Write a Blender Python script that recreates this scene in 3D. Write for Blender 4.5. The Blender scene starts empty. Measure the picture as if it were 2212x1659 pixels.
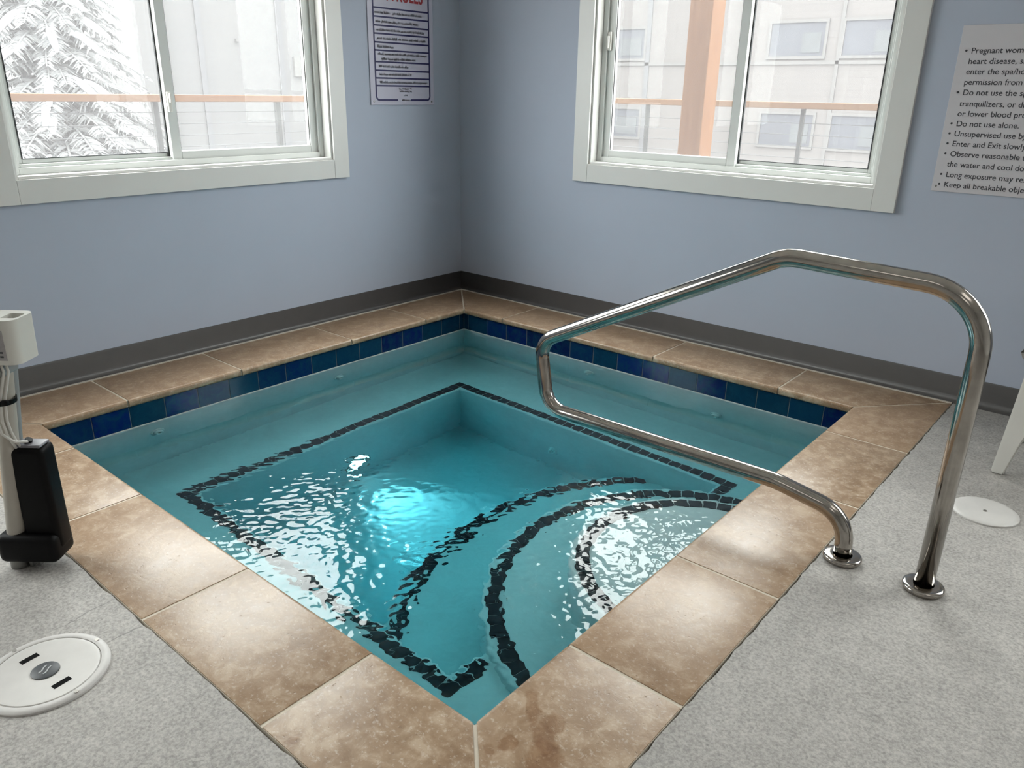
import bpy, bmesh, math, random
import numpy as np
from mathutils import Vector, Matrix

random.seed(7)
rng = np.random.default_rng(11)
scene = bpy.context.scene
COL = scene.collection

# ------------------------------------------------------------------ helpers
def finish(name, bm, mat, parent=None, smooth=False, loc=None):
    me = bpy.data.meshes.new(name)
    bm.normal_update()
    bm.to_mesh(me)
    bm.free()
    if smooth:
        for p in me.polygons:
            p.use_smooth = True
    o = bpy.data.objects.new(name, me)
    COL.objects.link(o)
    if mat is not None:
        for m in (mat if isinstance(mat, (list, tuple)) else [mat]):
            me.materials.append(m)
    if parent is not None:
        o.parent = parent
    if loc is not None:
        o.location = loc
    return o

def auto(o, ang=35):
    """smooth shading with sharp edges kept"""
    me = o.data
    bm = bmesh.new(); bm.from_mesh(me)
    for f in bm.faces: f.smooth = True
    for e in bm.edges:
        if len(e.link_faces) == 2:
            e.smooth = e.calc_face_angle(0) < math.radians(ang)
    bm.to_mesh(me); bm.free()
    return o

def empty(name, loc=(0, 0, 0), rz=0):
    o = bpy.data.objects.new(name, None)
    o.empty_display_size = 0.1
    COL.objects.link(o)
    o.location = loc
    o.rotation_euler = (0, 0, rz)
    return o

def tag(o, label, cat, group=None, kind=None):
    o['label'] = label
    o['category'] = cat
    if group: o['group'] = group
    if kind: o['kind'] = kind
    return o

def struct(o, label=None):
    o['kind'] = 'structure'
    if label: o['label'] = label
    return o

def box(bm, lo, hi, bev=0.0, seg=2):
    c = [(a + b) / 2 for a, b in zip(lo, hi)]
    s = [abs(b - a) for a, b in zip(lo, hi)]
    r = bmesh.ops.create_cube(bm, size=1.0, matrix=Matrix.Translation(c) @ Matrix.Diagonal((s[0], s[1], s[2], 1)))
    if bev > 0:
        es = {e for v in r['verts'] for e in v.link_edges}
        bmesh.ops.bevel(bm, geom=list(es), offset=bev, segments=seg, affect='EDGES', profile=0.5)

def cyl(bm, p0, p1, r0, r1=None, n=32, caps=True):
    p0 = Vector(p0); p1 = Vector(p1); d = p1 - p0
    if r1 is None: r1 = r0
    q = d.to_track_quat('Z', 'Y').to_matrix().to_4x4()
    m = Matrix.Translation((p0 + p1) / 2) @ q
    bmesh.ops.create_cone(bm, cap_ends=caps, cap_tris=False, segments=n, radius1=r0, radius2=r1, depth=d.length, matrix=m)

def lathe(bm, prof, n=48, mat=Matrix.Identity(4)):
    """prof: list of (r, z); revolve about z"""
    rings = []
    for r, z in prof:
        if r < 1e-6:
            rings.append([bm.verts.new(mat @ Vector((0, 0, z)))])
        else:
            rings.append([bm.verts.new(mat @ Vector((r * math.cos(2 * math.pi * k / n), r * math.sin(2 * math.pi * k / n), z))) for k in range(n)])
    for a, b in zip(rings, rings[1:]):
        for k in range(n):
            k2 = (k + 1) % n
            if len(a) == 1 and len(b) == 1: continue
            if len(a) == 1: bm.faces.new((a[0], b[k], b[k2]))
            elif len(b) == 1: bm.faces.new((a[k], b[0], a[k2]))
            else: bm.faces.new((a[k], b[k], b[k2], a[k2]))
    bmesh.ops.recalc_face_normals(bm, faces=bm.faces)

def round_path(pts, radii, n=10):
    """polyline with arcs at the corners"""
    out = [Vector(pts[0])]
    for i in range(1, len(pts) - 1):
        p = Vector(pts[i]); a = (Vector(pts[i - 1]) - p); b = (Vector(pts[i + 1]) - p)
        a.normalize(); b.normalize()
        ang = a.angle(b)
        t = radii[i] / math.tan(ang / 2)
        c = p + (a + b).normalized() * (radii[i] / math.sin(ang / 2))
        s = p + a * t - c; e = p + b * t - c
        tot = s.angle(e); ax = s.cross(e).normalized()
        for k in range(n + 1):
            out.append(c + Matrix.Rotation(tot * k / n, 3, ax) @ s)
    out.append(Vector(pts[-1]))
    return out

def tube(bm, path, r, n=24, caps=True):
    path = [Vector(p) for p in path]
    rings = []
    t0 = (path[1] - path[0]).normalized()
    ref = Vector((0, 0, 1)) if abs(t0.z) < 0.9 else Vector((1, 0, 0))
    u = t0.cross(ref).normalized()
    for i, p in enumerate(path):
        if i == 0: t = path[1] - path[0]
        elif i == len(path) - 1: t = path[-1] - path[-2]
        else: t = (path[i + 1] - path[i]).normalized() + (path[i] - path[i - 1]).normalized()
        t.normalize()
        u = (u - t * u.dot(t)).normalized(); v = t.cross(u)
        rr = r[i] if isinstance(r, (list, tuple)) else r
        rings.append([bm.verts.new(p + (u * math.cos(2 * math.pi * k / n) + v * math.sin(2 * math.pi * k / n)) * rr) for k in range(n)])
    for a, b in zip(rings, rings[1:]):
        for k in range(n):
            bm.faces.new((a[k], a[(k + 1) % n], b[(k + 1) % n], b[k]))
    if caps:
        bm.faces.new(rings[0][::-1]); bm.faces.new(rings[-1])

def poly(bm, pts):
    return bm.faces.new([bm.verts.new(p) for p in pts])

def prism(bm, pts2, z0, z1, bev=0.0):
    """extrude a 2-D polygon from z0 to z1"""
    b = [bm.verts.new((x, y, z0)) for x, y in pts2]
    t = [bm.verts.new((x, y, z1)) for x, y in pts2]
    n = len(b)
    fs = [bm.faces.new(t), bm.faces.new(b[::-1])]
    for k in range(n):
        fs.append(bm.faces.new((b[k], b[(k + 1) % n], t[(k + 1) % n], t[k])))
    bmesh.ops.recalc_face_normals(bm, faces=fs)
    return fs

# ------------------------------------------------------------------ materials
class NT:
    def __init__(s, name):
        s.m = bpy.data.materials.new(name); s.m.use_nodes = True
        s.t = s.m.node_tree; s.t.nodes.clear()
        s.out = s.t.nodes.new('ShaderNodeOutputMaterial')
    def n(s, typ, **kw):
        nd = s.t.nodes.new('ShaderNode' + typ)
        for k, v in kw.items():
            if hasattr(nd, k): setattr(nd, k, v)
        return nd
    def l(s, a, b): s.t.links.new(a, b)
    def pr(s, color=(.5, .5, .5), rough=.5, metal=0., spec=.5, **kw):
        b = s.n('BsdfPrincipled')
        b.inputs['Base Color'].default_value = (*color, 1)
        b.inputs['Roughness'].default_value = rough
        b.inputs['Metallic'].default_value = metal
        b.inputs['Specular IOR Level'].default_value = spec
        for k, v in kw.items(): b.inputs[k].default_value = v
        s.l(b.outputs[0], s.out.inputs[0])
        s.b = b
        return b
    def coord(s, which='Object'):
        return s.n('TexCoord').outputs[which]
    def noise(s, co, scale, detail=4, rough=.55, dist=0):
        t = s.n('TexNoise'); t.inputs['Scale'].default_value = scale; t.inputs['Detail'].default_value = detail
        t.inputs['Roughness'].default_value = rough; t.inputs['Distortion'].default_value = dist
        s.l(co, t.inputs['Vector']); return t.outputs['Fac']
    def ramp(s, fac, stops):
        r = s.n('ValToRGB'); e = r.color_ramp.elements
        while len(e) < len(stops): e.new(.5)
        for x, (p, c) in zip(e, stops): x.position = p; x.color = (*c, 1)
        s.l(fac, r.inputs[0]); return r.outputs[0]
    def mix(s, fac, a, b, mode='MIX'):
        m = s.n('Mix', data_type='RGBA', blend_type=mode)
        for sock, v in ((m.inputs[0], fac), (m.inputs[6], a), (m.inputs[7], b)):
            if isinstance(v, (int, float)): sock.default_value = v
            elif isinstance(v, tuple): sock.default_value = (*v, 1)
            else: s.l(v, sock)
        return m.outputs[2]
    def math(s, op, a, b=0., c=0.):
        m = s.n('Math', operation=op)
        for sock, v in zip(m.inputs, (a, b, c)):
            if isinstance(v, (int, float)): sock.default_value = v
            else: s.l(v, sock)
        return m.outputs[0]
    def bump(s, h, strength, dist=.01):
        b = s.n('Bump'); b.inputs['Strength'].default_value = strength; b.inputs['Distance'].default_value = dist
        s.l(h, b.inputs['Height']); s.l(b.outputs[0], s.b.inputs['Normal'])

def plain(name, color, rough=.5, metal=0., spec=.5, noise=0., scale=30., bump=0., **kw):
    k = NT(name); k.pr(color, rough, metal, spec, **kw)
    if noise or bump:
        f = k.noise(k.coord(), scale)
        if noise:
            k.l(k.ramp(f, [(.3, tuple(c * (1 - noise) for c in color)), (.7, tuple(min(1, c * (1 + noise)) for c in color))]), k.b.inputs['Base Color'])
        if bump: k.bump(f, bump, .002)
    return k.m

def lin(r, g, b):
    f = lambda c: (c / 255 / 12.92) if c / 255 <= .04045 else ((c / 255 + .055) / 1.055) ** 2.4
    return (f(r), f(g), f(b))

M = {}
M['wall'] = plain('blue_grey_paint', (.455, .500, .600), .62, spec=.3, noise=.015, scale=3., bump=.06)
M['wall_far'] = plain('off_white_paint', (.70, .69, .67), .7, noise=.01, scale=4.)
M['ceiling'] = plain('ceiling_white', (.80, .79, .77), .8, noise=.01, scale=4.)
M['trim'] = plain('white_trim_paint', (.74, .735, .715), .38, noise=.01, scale=8.)
M['vinyl'] = plain('white_vinyl', (.70, .72, .70), .3, noise=.01, scale=8.)
M['gasket'] = plain('dark_gasket', (.03, .032, .035), .6, noise=.05)
M['base'] = plain('dark_grey_cove_base', (.085, .080, .078), .42, noise=.06, scale=12.)
M['white_plastic'] = plain('white_plastic', (.76, .75, .71), .32, noise=.01, scale=10.)
M['ivory'] = plain('ivory_plastic', (.70, .69, .64), .35, noise=.02, scale=10.)
M['black_plastic'] = plain('black_plastic', (.003, .003, .0035), .5, spec=.15, noise=.1, scale=60.)
M['dark_post'] = plain('dark_powder_coat', (.06, .06, .055), .45, noise=.08, scale=20.)
M['tube'] = plain('beige_anodised', (.43, .40, .35), .4, metal=.0, noise=.05, scale=15.)
M['grey_pvc'] = plain('grey_tube', (.27, .28, .28), .4, noise=.06, scale=15.)
M['dark_steel'] = plain('dark_steel', (.25, .25, .24), .35, metal=1., noise=.05)
M['cable'] = plain('white_cable', (.66, .64, .60), .45, noise=.02)
M['sticker'] = plain('grey_sticker', (.40, .38, .385), .6, noise=.12, scale=90.)
M['lid'] = plain('lid_white', (.62, .60, .575), .42, noise=.045, scale=14., bump=.05)
M['lid_ring'] = plain('lid_ring', (.58, .56, .54), .5, noise=.06, scale=25.)
M['hole'] = plain('hole_black', (.005, .005, .005), .8, spec=.08, noise=.1)
M['badge'] = plain('badge_grey', (.05, .055, .06), .45, noise=.08, scale=60.)
M['badge_mark'] = plain('badge_mark', (.55, .56, .57), .4, noise=.02)
M['screw'] = plain('screw_metal', (.35, .33, .30), .4, metal=1., noise=.05)
M['jet'] = plain('jet_plastic', (.72, .76, .74), .35, noise=.02)
M['sign'] = plain('sign_white', (.54, .53, .64), .35, noise=.01, scale=6.)
M['sign_r'] = plain('sign_white_matt', (.60, .58, .61), .4, noise=.01, scale=6.)
M['navy'] = plain('print_navy', (.012, .010, .09), .45, noise=.03)
M['print_red'] = plain('print_red', (.33, .02, .03), .45, noise=.03)
M['print_dark'] = plain('print_dark', (.09, .09, .16), .5, noise=.03)
M['print_plum'] = plain('print_plum', (.16, .06, .16), .5, noise=.03)
M['print_black'] = plain('print_black', (.035, .035, .045), .5, noise=.03)
M['caulk'] = plain('cream_caulk', (.60, .55, .48), .7, noise=.08, scale=20.)
M['tile_grout'] = plain('grey_tile_grout', (.13, .14, .15), .8, noise=.08, scale=30.)
M['grout'] = plain('cream_grout', (.62, .55, .45), .8, noise=.08, scale=30.)

def m_steel():
    k = NT('brushed_stainless'); k.pr((.50, .47, .44), .14, 1.)
    co = k.coord('Object')
    f = k.noise(co, 26, 4)
    k.l(k.ramp(f, [(.3, (.35, .325, .298)), (.7, (.46, .43, .395))]), k.b.inputs['Base Color'])
    r = k.math('MULTIPLY_ADD', k.noise(co, 60, 3), .08, .09); k.l(r, k.b.inputs['Roughness'])
    return k.m
M['steel'] = m_steel()

def m_travertine():
    k = NT('travertine'); k.pr((.4, .28, .19), .42, spec=.55)
    at = k.n('Attribute', attribute_name='stone', attribute_type='GEOMETRY')
    co = k.coord('Object')
    off = k.n('VectorMath', operation='ADD'); k.l(co, off.inputs[0]); k.l(at.outputs['Color'], off.inputs[1])
    off2 = k.n('VectorMath', operation='MULTIPLY_ADD'); k.l(at.outputs['Color'], off2.inputs[0]); off2.inputs[1].default_value = (37, 53, 19); k.l(co, off2.inputs[2])
    v = off2.outputs[0]
    big = k.noise(v, 5.5, 6, .6, .6)
    mid = k.noise(v, 22, 6, .65, .4)
    fine = k.noise(v, 110, 4, .7)
    c1 = k.ramp(big, [(.30, (.25, .155, .084)), (.5, (.345, .229, .138)), (.70, (.455, .335, .225))])
    c2 = k.ramp(mid, [(.36, (.215, .127, .066)), (.5, (.345, .232, .142)), (.64, (.60, .475, .345))])
    c = k.mix(.5, c1, c2)
    spk = k.ramp(fine, [(.56, (0, 0, 0)), (.66, (1, 1, 1))])
    c = k.mix(k.math('MULTIPLY', spk, .45), c, (.70, .62, .53))
    pit = k.ramp(k.noise(v, 75, 2), [(.25, (1, 1, 1)), (.32, (0, 0, 0))])
    c = k.mix(k.math('MULTIPLY', pit, .45), c, (.20, .125, .07))
    # slab to slab variation
    sp = k.n('SeparateColor'); k.l(at.outputs['Color'], sp.inputs[0])
    c = k.mix(k.math('MULTIPLY', sp.outputs[2], .30), c, (.37, .235, .14))
    # wet brown stains near the close corner
    def blob(cx, cy, rx, ry, rot, amt, cc):
        mp = k.n('Mapping', vector_type='TEXTURE'); mp.inputs['Location'].default_value = (cx, cy, 0)
        mp.inputs['Rotation'].default_value = (0, 0, rot); mp.inputs['Scale'].default_value = (rx, ry, 1)
        nz = k.n('TexNoise'); nz.inputs['Scale'].default_value = 28; nz.inputs['Detail'].default_value = 3; k.l(co, nz.inputs['Vector'])
        sub = k.n('VectorMath', operation='MULTIPLY_ADD'); k.l(nz.outputs['Color'], sub.inputs[0]); sub.inputs[1].default_value = (.045, .045, 0); k.l(co, sub.inputs[2])
        k.l(sub.outputs[0], mp.inputs['Vector'])
        xy = k.n('VectorMath', operation='MULTIPLY'); k.l(mp.outputs[0], xy.inputs[0]); xy.inputs[1].default_value = (1, 1, 0)
        ln = k.n('VectorMath', operation='LENGTH'); k.l(xy.outputs[0], ln.inputs[0])
        f = k.n('MapRange'); f.inputs[1].default_value = .75; f.inputs[2].default_value = 1.1; f.inputs[3].default_value = amt; f.inputs[4].default_value = 0
        k.l(ln.outputs['Value'], f.inputs[0])
        return k.mix(f.outputs[0], c, cc, 'MULTIPLY')
    h = .0225
    for cx, cy, rx, ry, rot, amt in [(2.722 + h, -2.600 + h, .016, .058, .75, .7), (2.785 + h, -2.607 + h, .024, .026, .2, .65), (2.748 + h, -2.708 + h, .017, .022, .5, .75),
                                     (2.84 + h, -2.705 + h, .035, .085, .72, .8), (2.80 + h, -2.655 + h, .025, .045, .75, .6), (2.418 + h, -2.988 + h, .012, .016, .3, .7), (2.73 + h, -2.75 + h, .016, .018, .1, .5)]:
        c = blob(cx, cy, rx, ry, rot, amt, (.62, .46, .30))
    k.l(c, k.b.inputs['Base Color'])
    k.l(k.math('MULTIPLY_ADD', mid, .25, .21), k.b.inputs['Roughness'])
    hh = k.math('ADD', mid, k.math('MULTIPLY', pit, -.5))
    k.bump(hh, .22, .004)
    return k.m
M['travertine'] = m_travertine()

def m_concrete():
    k = NT('deck_concrete'); k.pr((.4, .39, .38), .62, spec=.35)
    co = k.coord('Object')
    a = k.noise(co, 1.6, 5, .6); b = k.noise(co, 14, 6, .7, .5); d = k.noise(co, 130, 5, .8); e = k.noise(co, 60, 6, .75, .8)
    c = k.ramp(a, [(.32, (.335, .318, .298)), (.68, (.465, .440, .410))])
    c = k.mix(.45, c, k.ramp(b, [(.34, (.235, .223, .210)), (.66, (.55, .522, .49))]))
    c = k.mix(.50, c, k.ramp(d, [(.36, (.13, .125, .118)), (.60, (.54, .515, .485))]))
    c = k.mix(k.math('MULTIPLY', k.ramp(e, [(.55, (0, 0, 0)), (.67, (1, 1, 1))]), .38), c, (.165, .158, .149))
    # hairline cracks by the round lid
    def crack(c, x0, y0, x1, y1):
        nz = k.n('TexNoise'); nz.inputs['Scale'].default_value = 22; nz.inputs['Detail'].default_value = 3; k.l(co, nz.inputs['Vector'])
        w = k.n('VectorMath', operation='MULTIPLY_ADD'); k.l(nz.outputs['Color'], w.inputs[0]); w.inputs[1].default_value = (.03, .03, 0)
        s0 = k.n('VectorMath', operation='SUBTRACT'); k.l(co, s0.inputs[0]); s0.inputs[1].default_value = (.015, .015, 0); k.l(s0.outputs[0], w.inputs[2])
        mp = k.n('Mapping', vector_type='TEXTURE'); mp.inputs['Location'].default_value = ((x0 + x1) / 2, (y0 + y1) / 2, 0)
        L = math.hypot(x1 - x0, y1 - y0) / 2
        mp.inputs['Rotation'].default_value = (0, 0, math.atan2(y1 - y0, x1 - x0)); mp.inputs['Scale'].default_value = (L, .0022, 1)
        k.l(w.outputs[0], mp.inputs['Vector'])
        sx = k.n('SeparateXYZ'); k.l(mp.outputs[0], sx.inputs[0])
        mx = k.math('MAXIMUM', k.math('ABSOLUTE', sx.outputs[0]), k.math('ABSOLUTE', sx.outputs[1]))
        f = k.n('MapRange'); f.inputs[1].default_value = .6; f.inputs[2].default_value = 1.2; f.inputs[3].default_value = .6; f.inputs[4].default_value = 0; k.l(mx, f.inputs[0])
        return k.mix(f.outputs[0], c, (.15, .145, .14))
    c = crack(c, 1.845, -3.115, 1.842, -3.02); c = crack(c, 1.705, -3.175, 1.690, -3.02)
    k.l(c, k.b.inputs['Base Color'])
    k.bump(k.math('ADD', k.math('MULTIPLY', d, .5), e), .25, .003)
    return k.m
M['concrete'] = m_concrete()

def m_tile():
    k = NT('glazed_blue_tile'); k.pr((.01, .05, .15), .12, spec=.35)
    at = k.n('Attribute', attribute_name='tile', attribute_type='GEOMETRY')
    sp = k.n('SeparateColor'); k.l(at.outputs['Color'], sp.inputs[0])
    c = k.ramp(sp.outputs[0], [(0, (.001, .007, .055)), (.35, (.0012, .014, .125)), (.6, (.002, .025, .060)), (1, (.002, .034, .085))])
    co = k.coord('Object')
    f = k.noise(co, 26, 5, .65, .9)
    c = k.mix(k.math('MULTIPLY', k.ramp(f, [(.42, (0, 0, 0)), (.72, (1, 1, 1))]), .75), c, (.006, .050, .095))
    k.l(c, k.b.inputs['Base Color'])
    k.bump(k.noise(co, 18, 3), .1, .003)
    return k.m
M['tile'] = m_tile()

def m_plaster():
    k = NT('pool_plaster'); k.pr((.7, .72, .70), .75, spec=.2)
    co = k.coord('Object')
    a = k.noise(co, 4, 5, .6); b = k.noise(co, 30, 5, .7)
    c = k.mix(.4, k.ramp(a, [(.3, (.53, .54, .535)), (.7, (.67, .68, .67))]), k.ramp(b, [(.3, (.53, .54, .535)), (.7, (.67, .68, .67))]))
    k.l(c, k.b.inputs['Base Color']); return k.m
M['plaster'] = m_plaster()
M['step_tile'] = plain('black_mosaic', (.007, .008, .012), .4, spec=.15, noise=.25, scale=20.)

def m_water():
    k = NT('spa_water')
    g = k.n('BsdfGlass'); g.inputs['IOR'].default_value = 1.333; g.inputs['Roughness'].default_value = 0; g.inputs['Color'].default_value = (1, 1, 1, 1)
    k.l(g.outputs[0], k.out.inputs['Surface'])
    v = k.n('VolumeAbsorption'); v.inputs['Color'].default_value = WATER_COL; v.inputs['Density'].default_value = WATER_DEN
    k.l(v.outputs[0], k.out.inputs['Volume'])
    return k.m
WATER_COL = (.04, .785, .868, 1); WATER_DEN = 1.32
M['water'] = m_water()

def m_glass(veil):
    """window pane with a whitish veil that stands in for outdoor haze"""
    k = NT('haze_veil_pane')
    tr = k.n('BsdfTransparent'); tr.inputs['Color'].default_value = (.93, .96, .95, 1)
    tl = k.n('BsdfTranslucent'); tl.inputs['Color'].default_value = (.9, .9, .92, 1)  # translucent share lays a veil of haze over the view outside
    mx = k.n('MixShader'); mx.inputs[0].default_value = veil
    k.l(tr.outputs[0], mx.inputs[1]); k.l(tl.outputs[0], mx.inputs[2])
    gl = k.n('BsdfGlossy'); gl.inputs['Roughness'].default_value = .02
    lw = k.n('LayerWeight'); lw.inputs['Blend'].default_value = .5
    fr = k.math('MULTIPLY_ADD', k.math('POWER', lw.outputs['Facing'], 5.), .5, .010)
    m2 = k.n('MixShader'); k.l(fr, m2.inputs[0]); k.l(mx.outputs[0], m2.inputs[1]); k.l(gl.outputs[0], m2.inputs[2])
    k.l(m2.outputs[0], k.out.inputs[0]); return k.m
M['pane'] = m_glass(.030)

def m_emit(name, col, st):
    k = NT(name); e = k.n('Emission'); e.inputs[0].default_value = (*col, 1); e.inputs[1].default_value = st
    k.l(e.outputs[0], k.out.inputs[0]); return k.m
FILL_LAMP = 1.8  # glow strength of the added ceiling fill lights
M['fill_lamp'] = m_emit('fill_diffuser_glow', (1, .955, .89), FILL_LAMP)
M['pool_lens'] = m_emit('underwater_lens_glow', (.95, .99, 1.0), 9.0)

def m_wood(name, a, b, axis):
    k = NT(name); k.pr(a, .7, spec=.1)
    co = k.coord()
    mp = k.n('Mapping'); mp.inputs['Scale'].default_value = axis; k.l(co, mp.inputs[0])
    f = k.noise(mp.outputs[0], 7, 5, .6, .6)
    k.l(k.ramp(f, [(.3, a), (.7, b)]), k.b.inputs['Base Color']); return k.m
M['cedar_v'] = m_wood('cedar_post', (.086, .036, .0125), (.110, .052, .022), (6, 6, .5))
M['cedar_y'] = m_wood('cedar_rail', (.064, .030, .012), (.080, .040, .018), (6, .5, 6))
M['cedar_x'] = m_wood('cedar_rail_far', (.060, .031, .014), (.076, .041, .020), (.5, 6, 6))
M['deck'] = m_wood('deck_boards', (.16, .11, .075), (.22, .155, .11), (.5, 8, 6))
M['rail_post'] = plain('galvanised_post', (.030, .032, .032), .5, spec=.08, metal=0., noise=.05)
M['cable_steel'] = plain('rail_cable', (.05, .052, .054), .4, spec=.08, metal=0., noise=.05)

def m_siding(name, a, b, pitch):
    k = NT(name); k.pr(a, .8, spec=.1)
    sp = k.n('SeparateXYZ'); k.l(k.coord(), sp.inputs[0])
    f = k.math('FRACT', k.math('MULTIPLY', sp.outputs[2], 1 / pitch))
    line = k.ramp(f, [(0, (0, 0, 0)), (.12, (1, 1, 1))])
    nz = k.noise(k.coord(), .35, 3)
    c = k.mix(nz, a, b)
    c = k.mix(line, tuple(x * .86 for x in a), c)
    k.l(c, k.b.inputs['Base Color']); return k.m
M['siding'] = m_siding('clapboard', (.068, .064, .063), (.080, .074, .072), .2)
M['siding_l'] = m_siding('clapboard_pale', (.062, .062, .064), (.071, .069, .068), .2)
M['bld_trim'] = plain('building_trim', (.070, .068, .067), .7, spec=.08, noise=.03, scale=2.)
M['bld_trim_dark'] = plain('building_trim_dark', (.062, .062, .065), .7, spec=.08, noise=.03, scale=2.)  # slightly darker trim colour for some boards
M['bld_glass'] = plain('building_window_glass', (.042, .044, .051), .5, spec=.12, noise=.1, scale=.6)
M['bld_blind'] = plain('building_window_blind', (.052, .055, .058), .6, spec=.08, noise=.05, scale=2.)
M['roof'] = plain('building_roof', (.12, .12, .125), .8, spec=.08, noise=.1)
M['needles'] = plain('conifer_needles', (.150, .153, .154), .8, spec=.1, noise=.2, scale=3.)
M['snow'] = plain('snow', (.80, .82, .86), .7, noise=.03, scale=1.)
M['yard'] = plain('slushy_yard', (.33, .33, .335), .8, spec=.08, noise=.15, scale=.5)
M['bark'] = plain('bark', (.10, .09, .085), .9, noise=.2, scale=8.)
M['shrub'] = plain('winter_shrub', (.06, .06, .066), .9, spec=.1, noise=.2, scale=3.)

# ------------------------------------------------------------------ layout constants (metres; room corner at origin)
CX0, CX1, CY0, CY1 = .3886, 2.6565, -.3782, -2.7108      # inner edge of the coping
OX0, OX1, OY0, OY1 = .032, 2.9615, -.030, -3.0109        # outer edge of the coping
PX0, PX1, PY0, PY1 = .374, 2.671, -.363, -2.726          # pool wall faces
ZW = -.133                                                # water level
RX, RY, RH = 6.4, -6.4, 2.75                             # room extents
WT = .16                                                 # wall thickness

# ------------------------------------------------------------------ room shell
WL = dict(a0=-2.513, a1=-.980, z0=.866, z1=2.16)          # opening in the left wall, y range
WR = dict(a0=.982, a1=2.488, z0=.858, z1=2.16)            # opening in the right wall, x range

def wall_with_hole(name, along, lo, hi, hole, mat):
    bm = bmesh.new()
    def b(u0, u1, z0, z1):
        if along == 'y': box(bm, (-WT, u0, z0), (0, u1, z1))
        else: box(bm, (u0, 0, z0), (u1, WT, z1))
    u = lo
    for h_ in hole:
        b(u, h_['a0'], -.05, RH); u = h_['a1']
        b(h_['a0'], h_['a1'], -.05, h_['z0']); b(h_['a0'], h_['a1'], h_['z1'], RH)
    b(u, hi, -.05, RH)
    bmesh.ops.remove_doubles(bm, verts=bm.verts, dist=1e-5)
    return struct(finish(name, bm, mat))
W3 = dict(a0=-4.75, a1=-3.25, z0=.866, z1=2.16)  # two unseen windows, added to bring more daylight onto the walls
W4 = dict(a0=3.75, a1=5.25, z0=.858, z1=2.16)
wall_with_hole('wall_left', 'y', RY, 0.0, [W3, WL], M['wall'])
wall_with_hole('wall_right', 'x', -WT, RX, [WR, W4], M['wall'])
bm = bmesh.new(); box(bm, (RX, RY - WT, -.05), (RX + WT, WT, RH)); struct(finish('wall_back', bm, M['wall_far']))
bm = bmesh.new(); box(bm, (-WT, RY - WT, -.05), (RX, RY, RH)); struct(finish('wall_front', bm, M['wall_far']))
bm = bmesh.new(); box(bm, (-WT, RY - WT, RH), (RX + WT, WT, RH + .12)); struct(finish('ceiling', bm, M['ceiling']))

# concrete deck round the pool, with a slightly ragged edge along the coping
def ragged(p, q, amp, step=.03):
    p = Vector((*p, 0)); q = Vector((*q, 0)); d = q - p; n = max(2, int(d.length / step)); t = d.normalized(); nn = Vector((-t.y, t.x, 0))
    out = []
    for k in range(n + 1):
        w = 0 if k in (0, n) else random.uniform(-1, 1) * amp
        out.append((p + d * (k / n) + nn * w)[:2])
    return out
g = .006
edge = ragged((OX1 + g, -.012), (OX1 + g, OY1 - g), .0028) + ragged((OX1 + g, OY1 - g), (0.0, OY1 - g), .0028)[1:]
bm = bmesh.new()
pts = edge + [(0.0, RY), (RX, RY), (RX, -.0), (OX1 + g, 0.0)]
f = bm.faces.new([bm.verts.new((x, y, -.002)) for x, y in pts])
r = bmesh.ops.extrude_face_region(bm, geom=[f])
for v in r['geom']:
    if isinstance(v, bmesh.types.BMVert): v.co.z = -.06
bmesh.ops.triangulate(bm, faces=[f_ for f_ in bm.faces if len(f_.verts) > 4])
bmesh.ops.recalc_face_normals(bm, faces=bm.faces)
struct(finish('floor', bm, M['concrete']))

# cove baseboards: flat face with a flared toe
def cove(name, along, lo, hi, miter):
    prof = [(0, .112), (.004, .112), (.006, .106), (.006, .030), (.009, .016), (.016, .006), (.030, .001), (.030, -.002), (0, -.002)]
    bm = bmesh.new()
    ends = []
    for e, u in enumerate((lo, hi)):
        ring = []
        for d, z in prof:
            uu = u + (d if (miter and e == 0) else 0) if along == 'x' else u - (d if (miter and e == 1) else 0)
            ring.append(bm.verts.new((d, uu, z) if along == 'y' else (uu, -d, z)))
        ends.append(ring)
    n = len(prof)
    for k in range(n):
        bm.faces.new((ends[0][k], ends[0][(k + 1) % n], ends[1][(k + 1) % n], ends[1][k]))
    bm.faces.new(ends[0]); bm.faces.new(ends[1][::-1])
    bmesh.ops.recalc_face_normals(bm, faces=bm.faces)
    return struct(auto(finish(name, bm, M['base']), 50))
cove('baseboard_left', 'y', RY, 0.0, True)
cove('baseboard_right', 'x', 0.0, RX, True)

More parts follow.
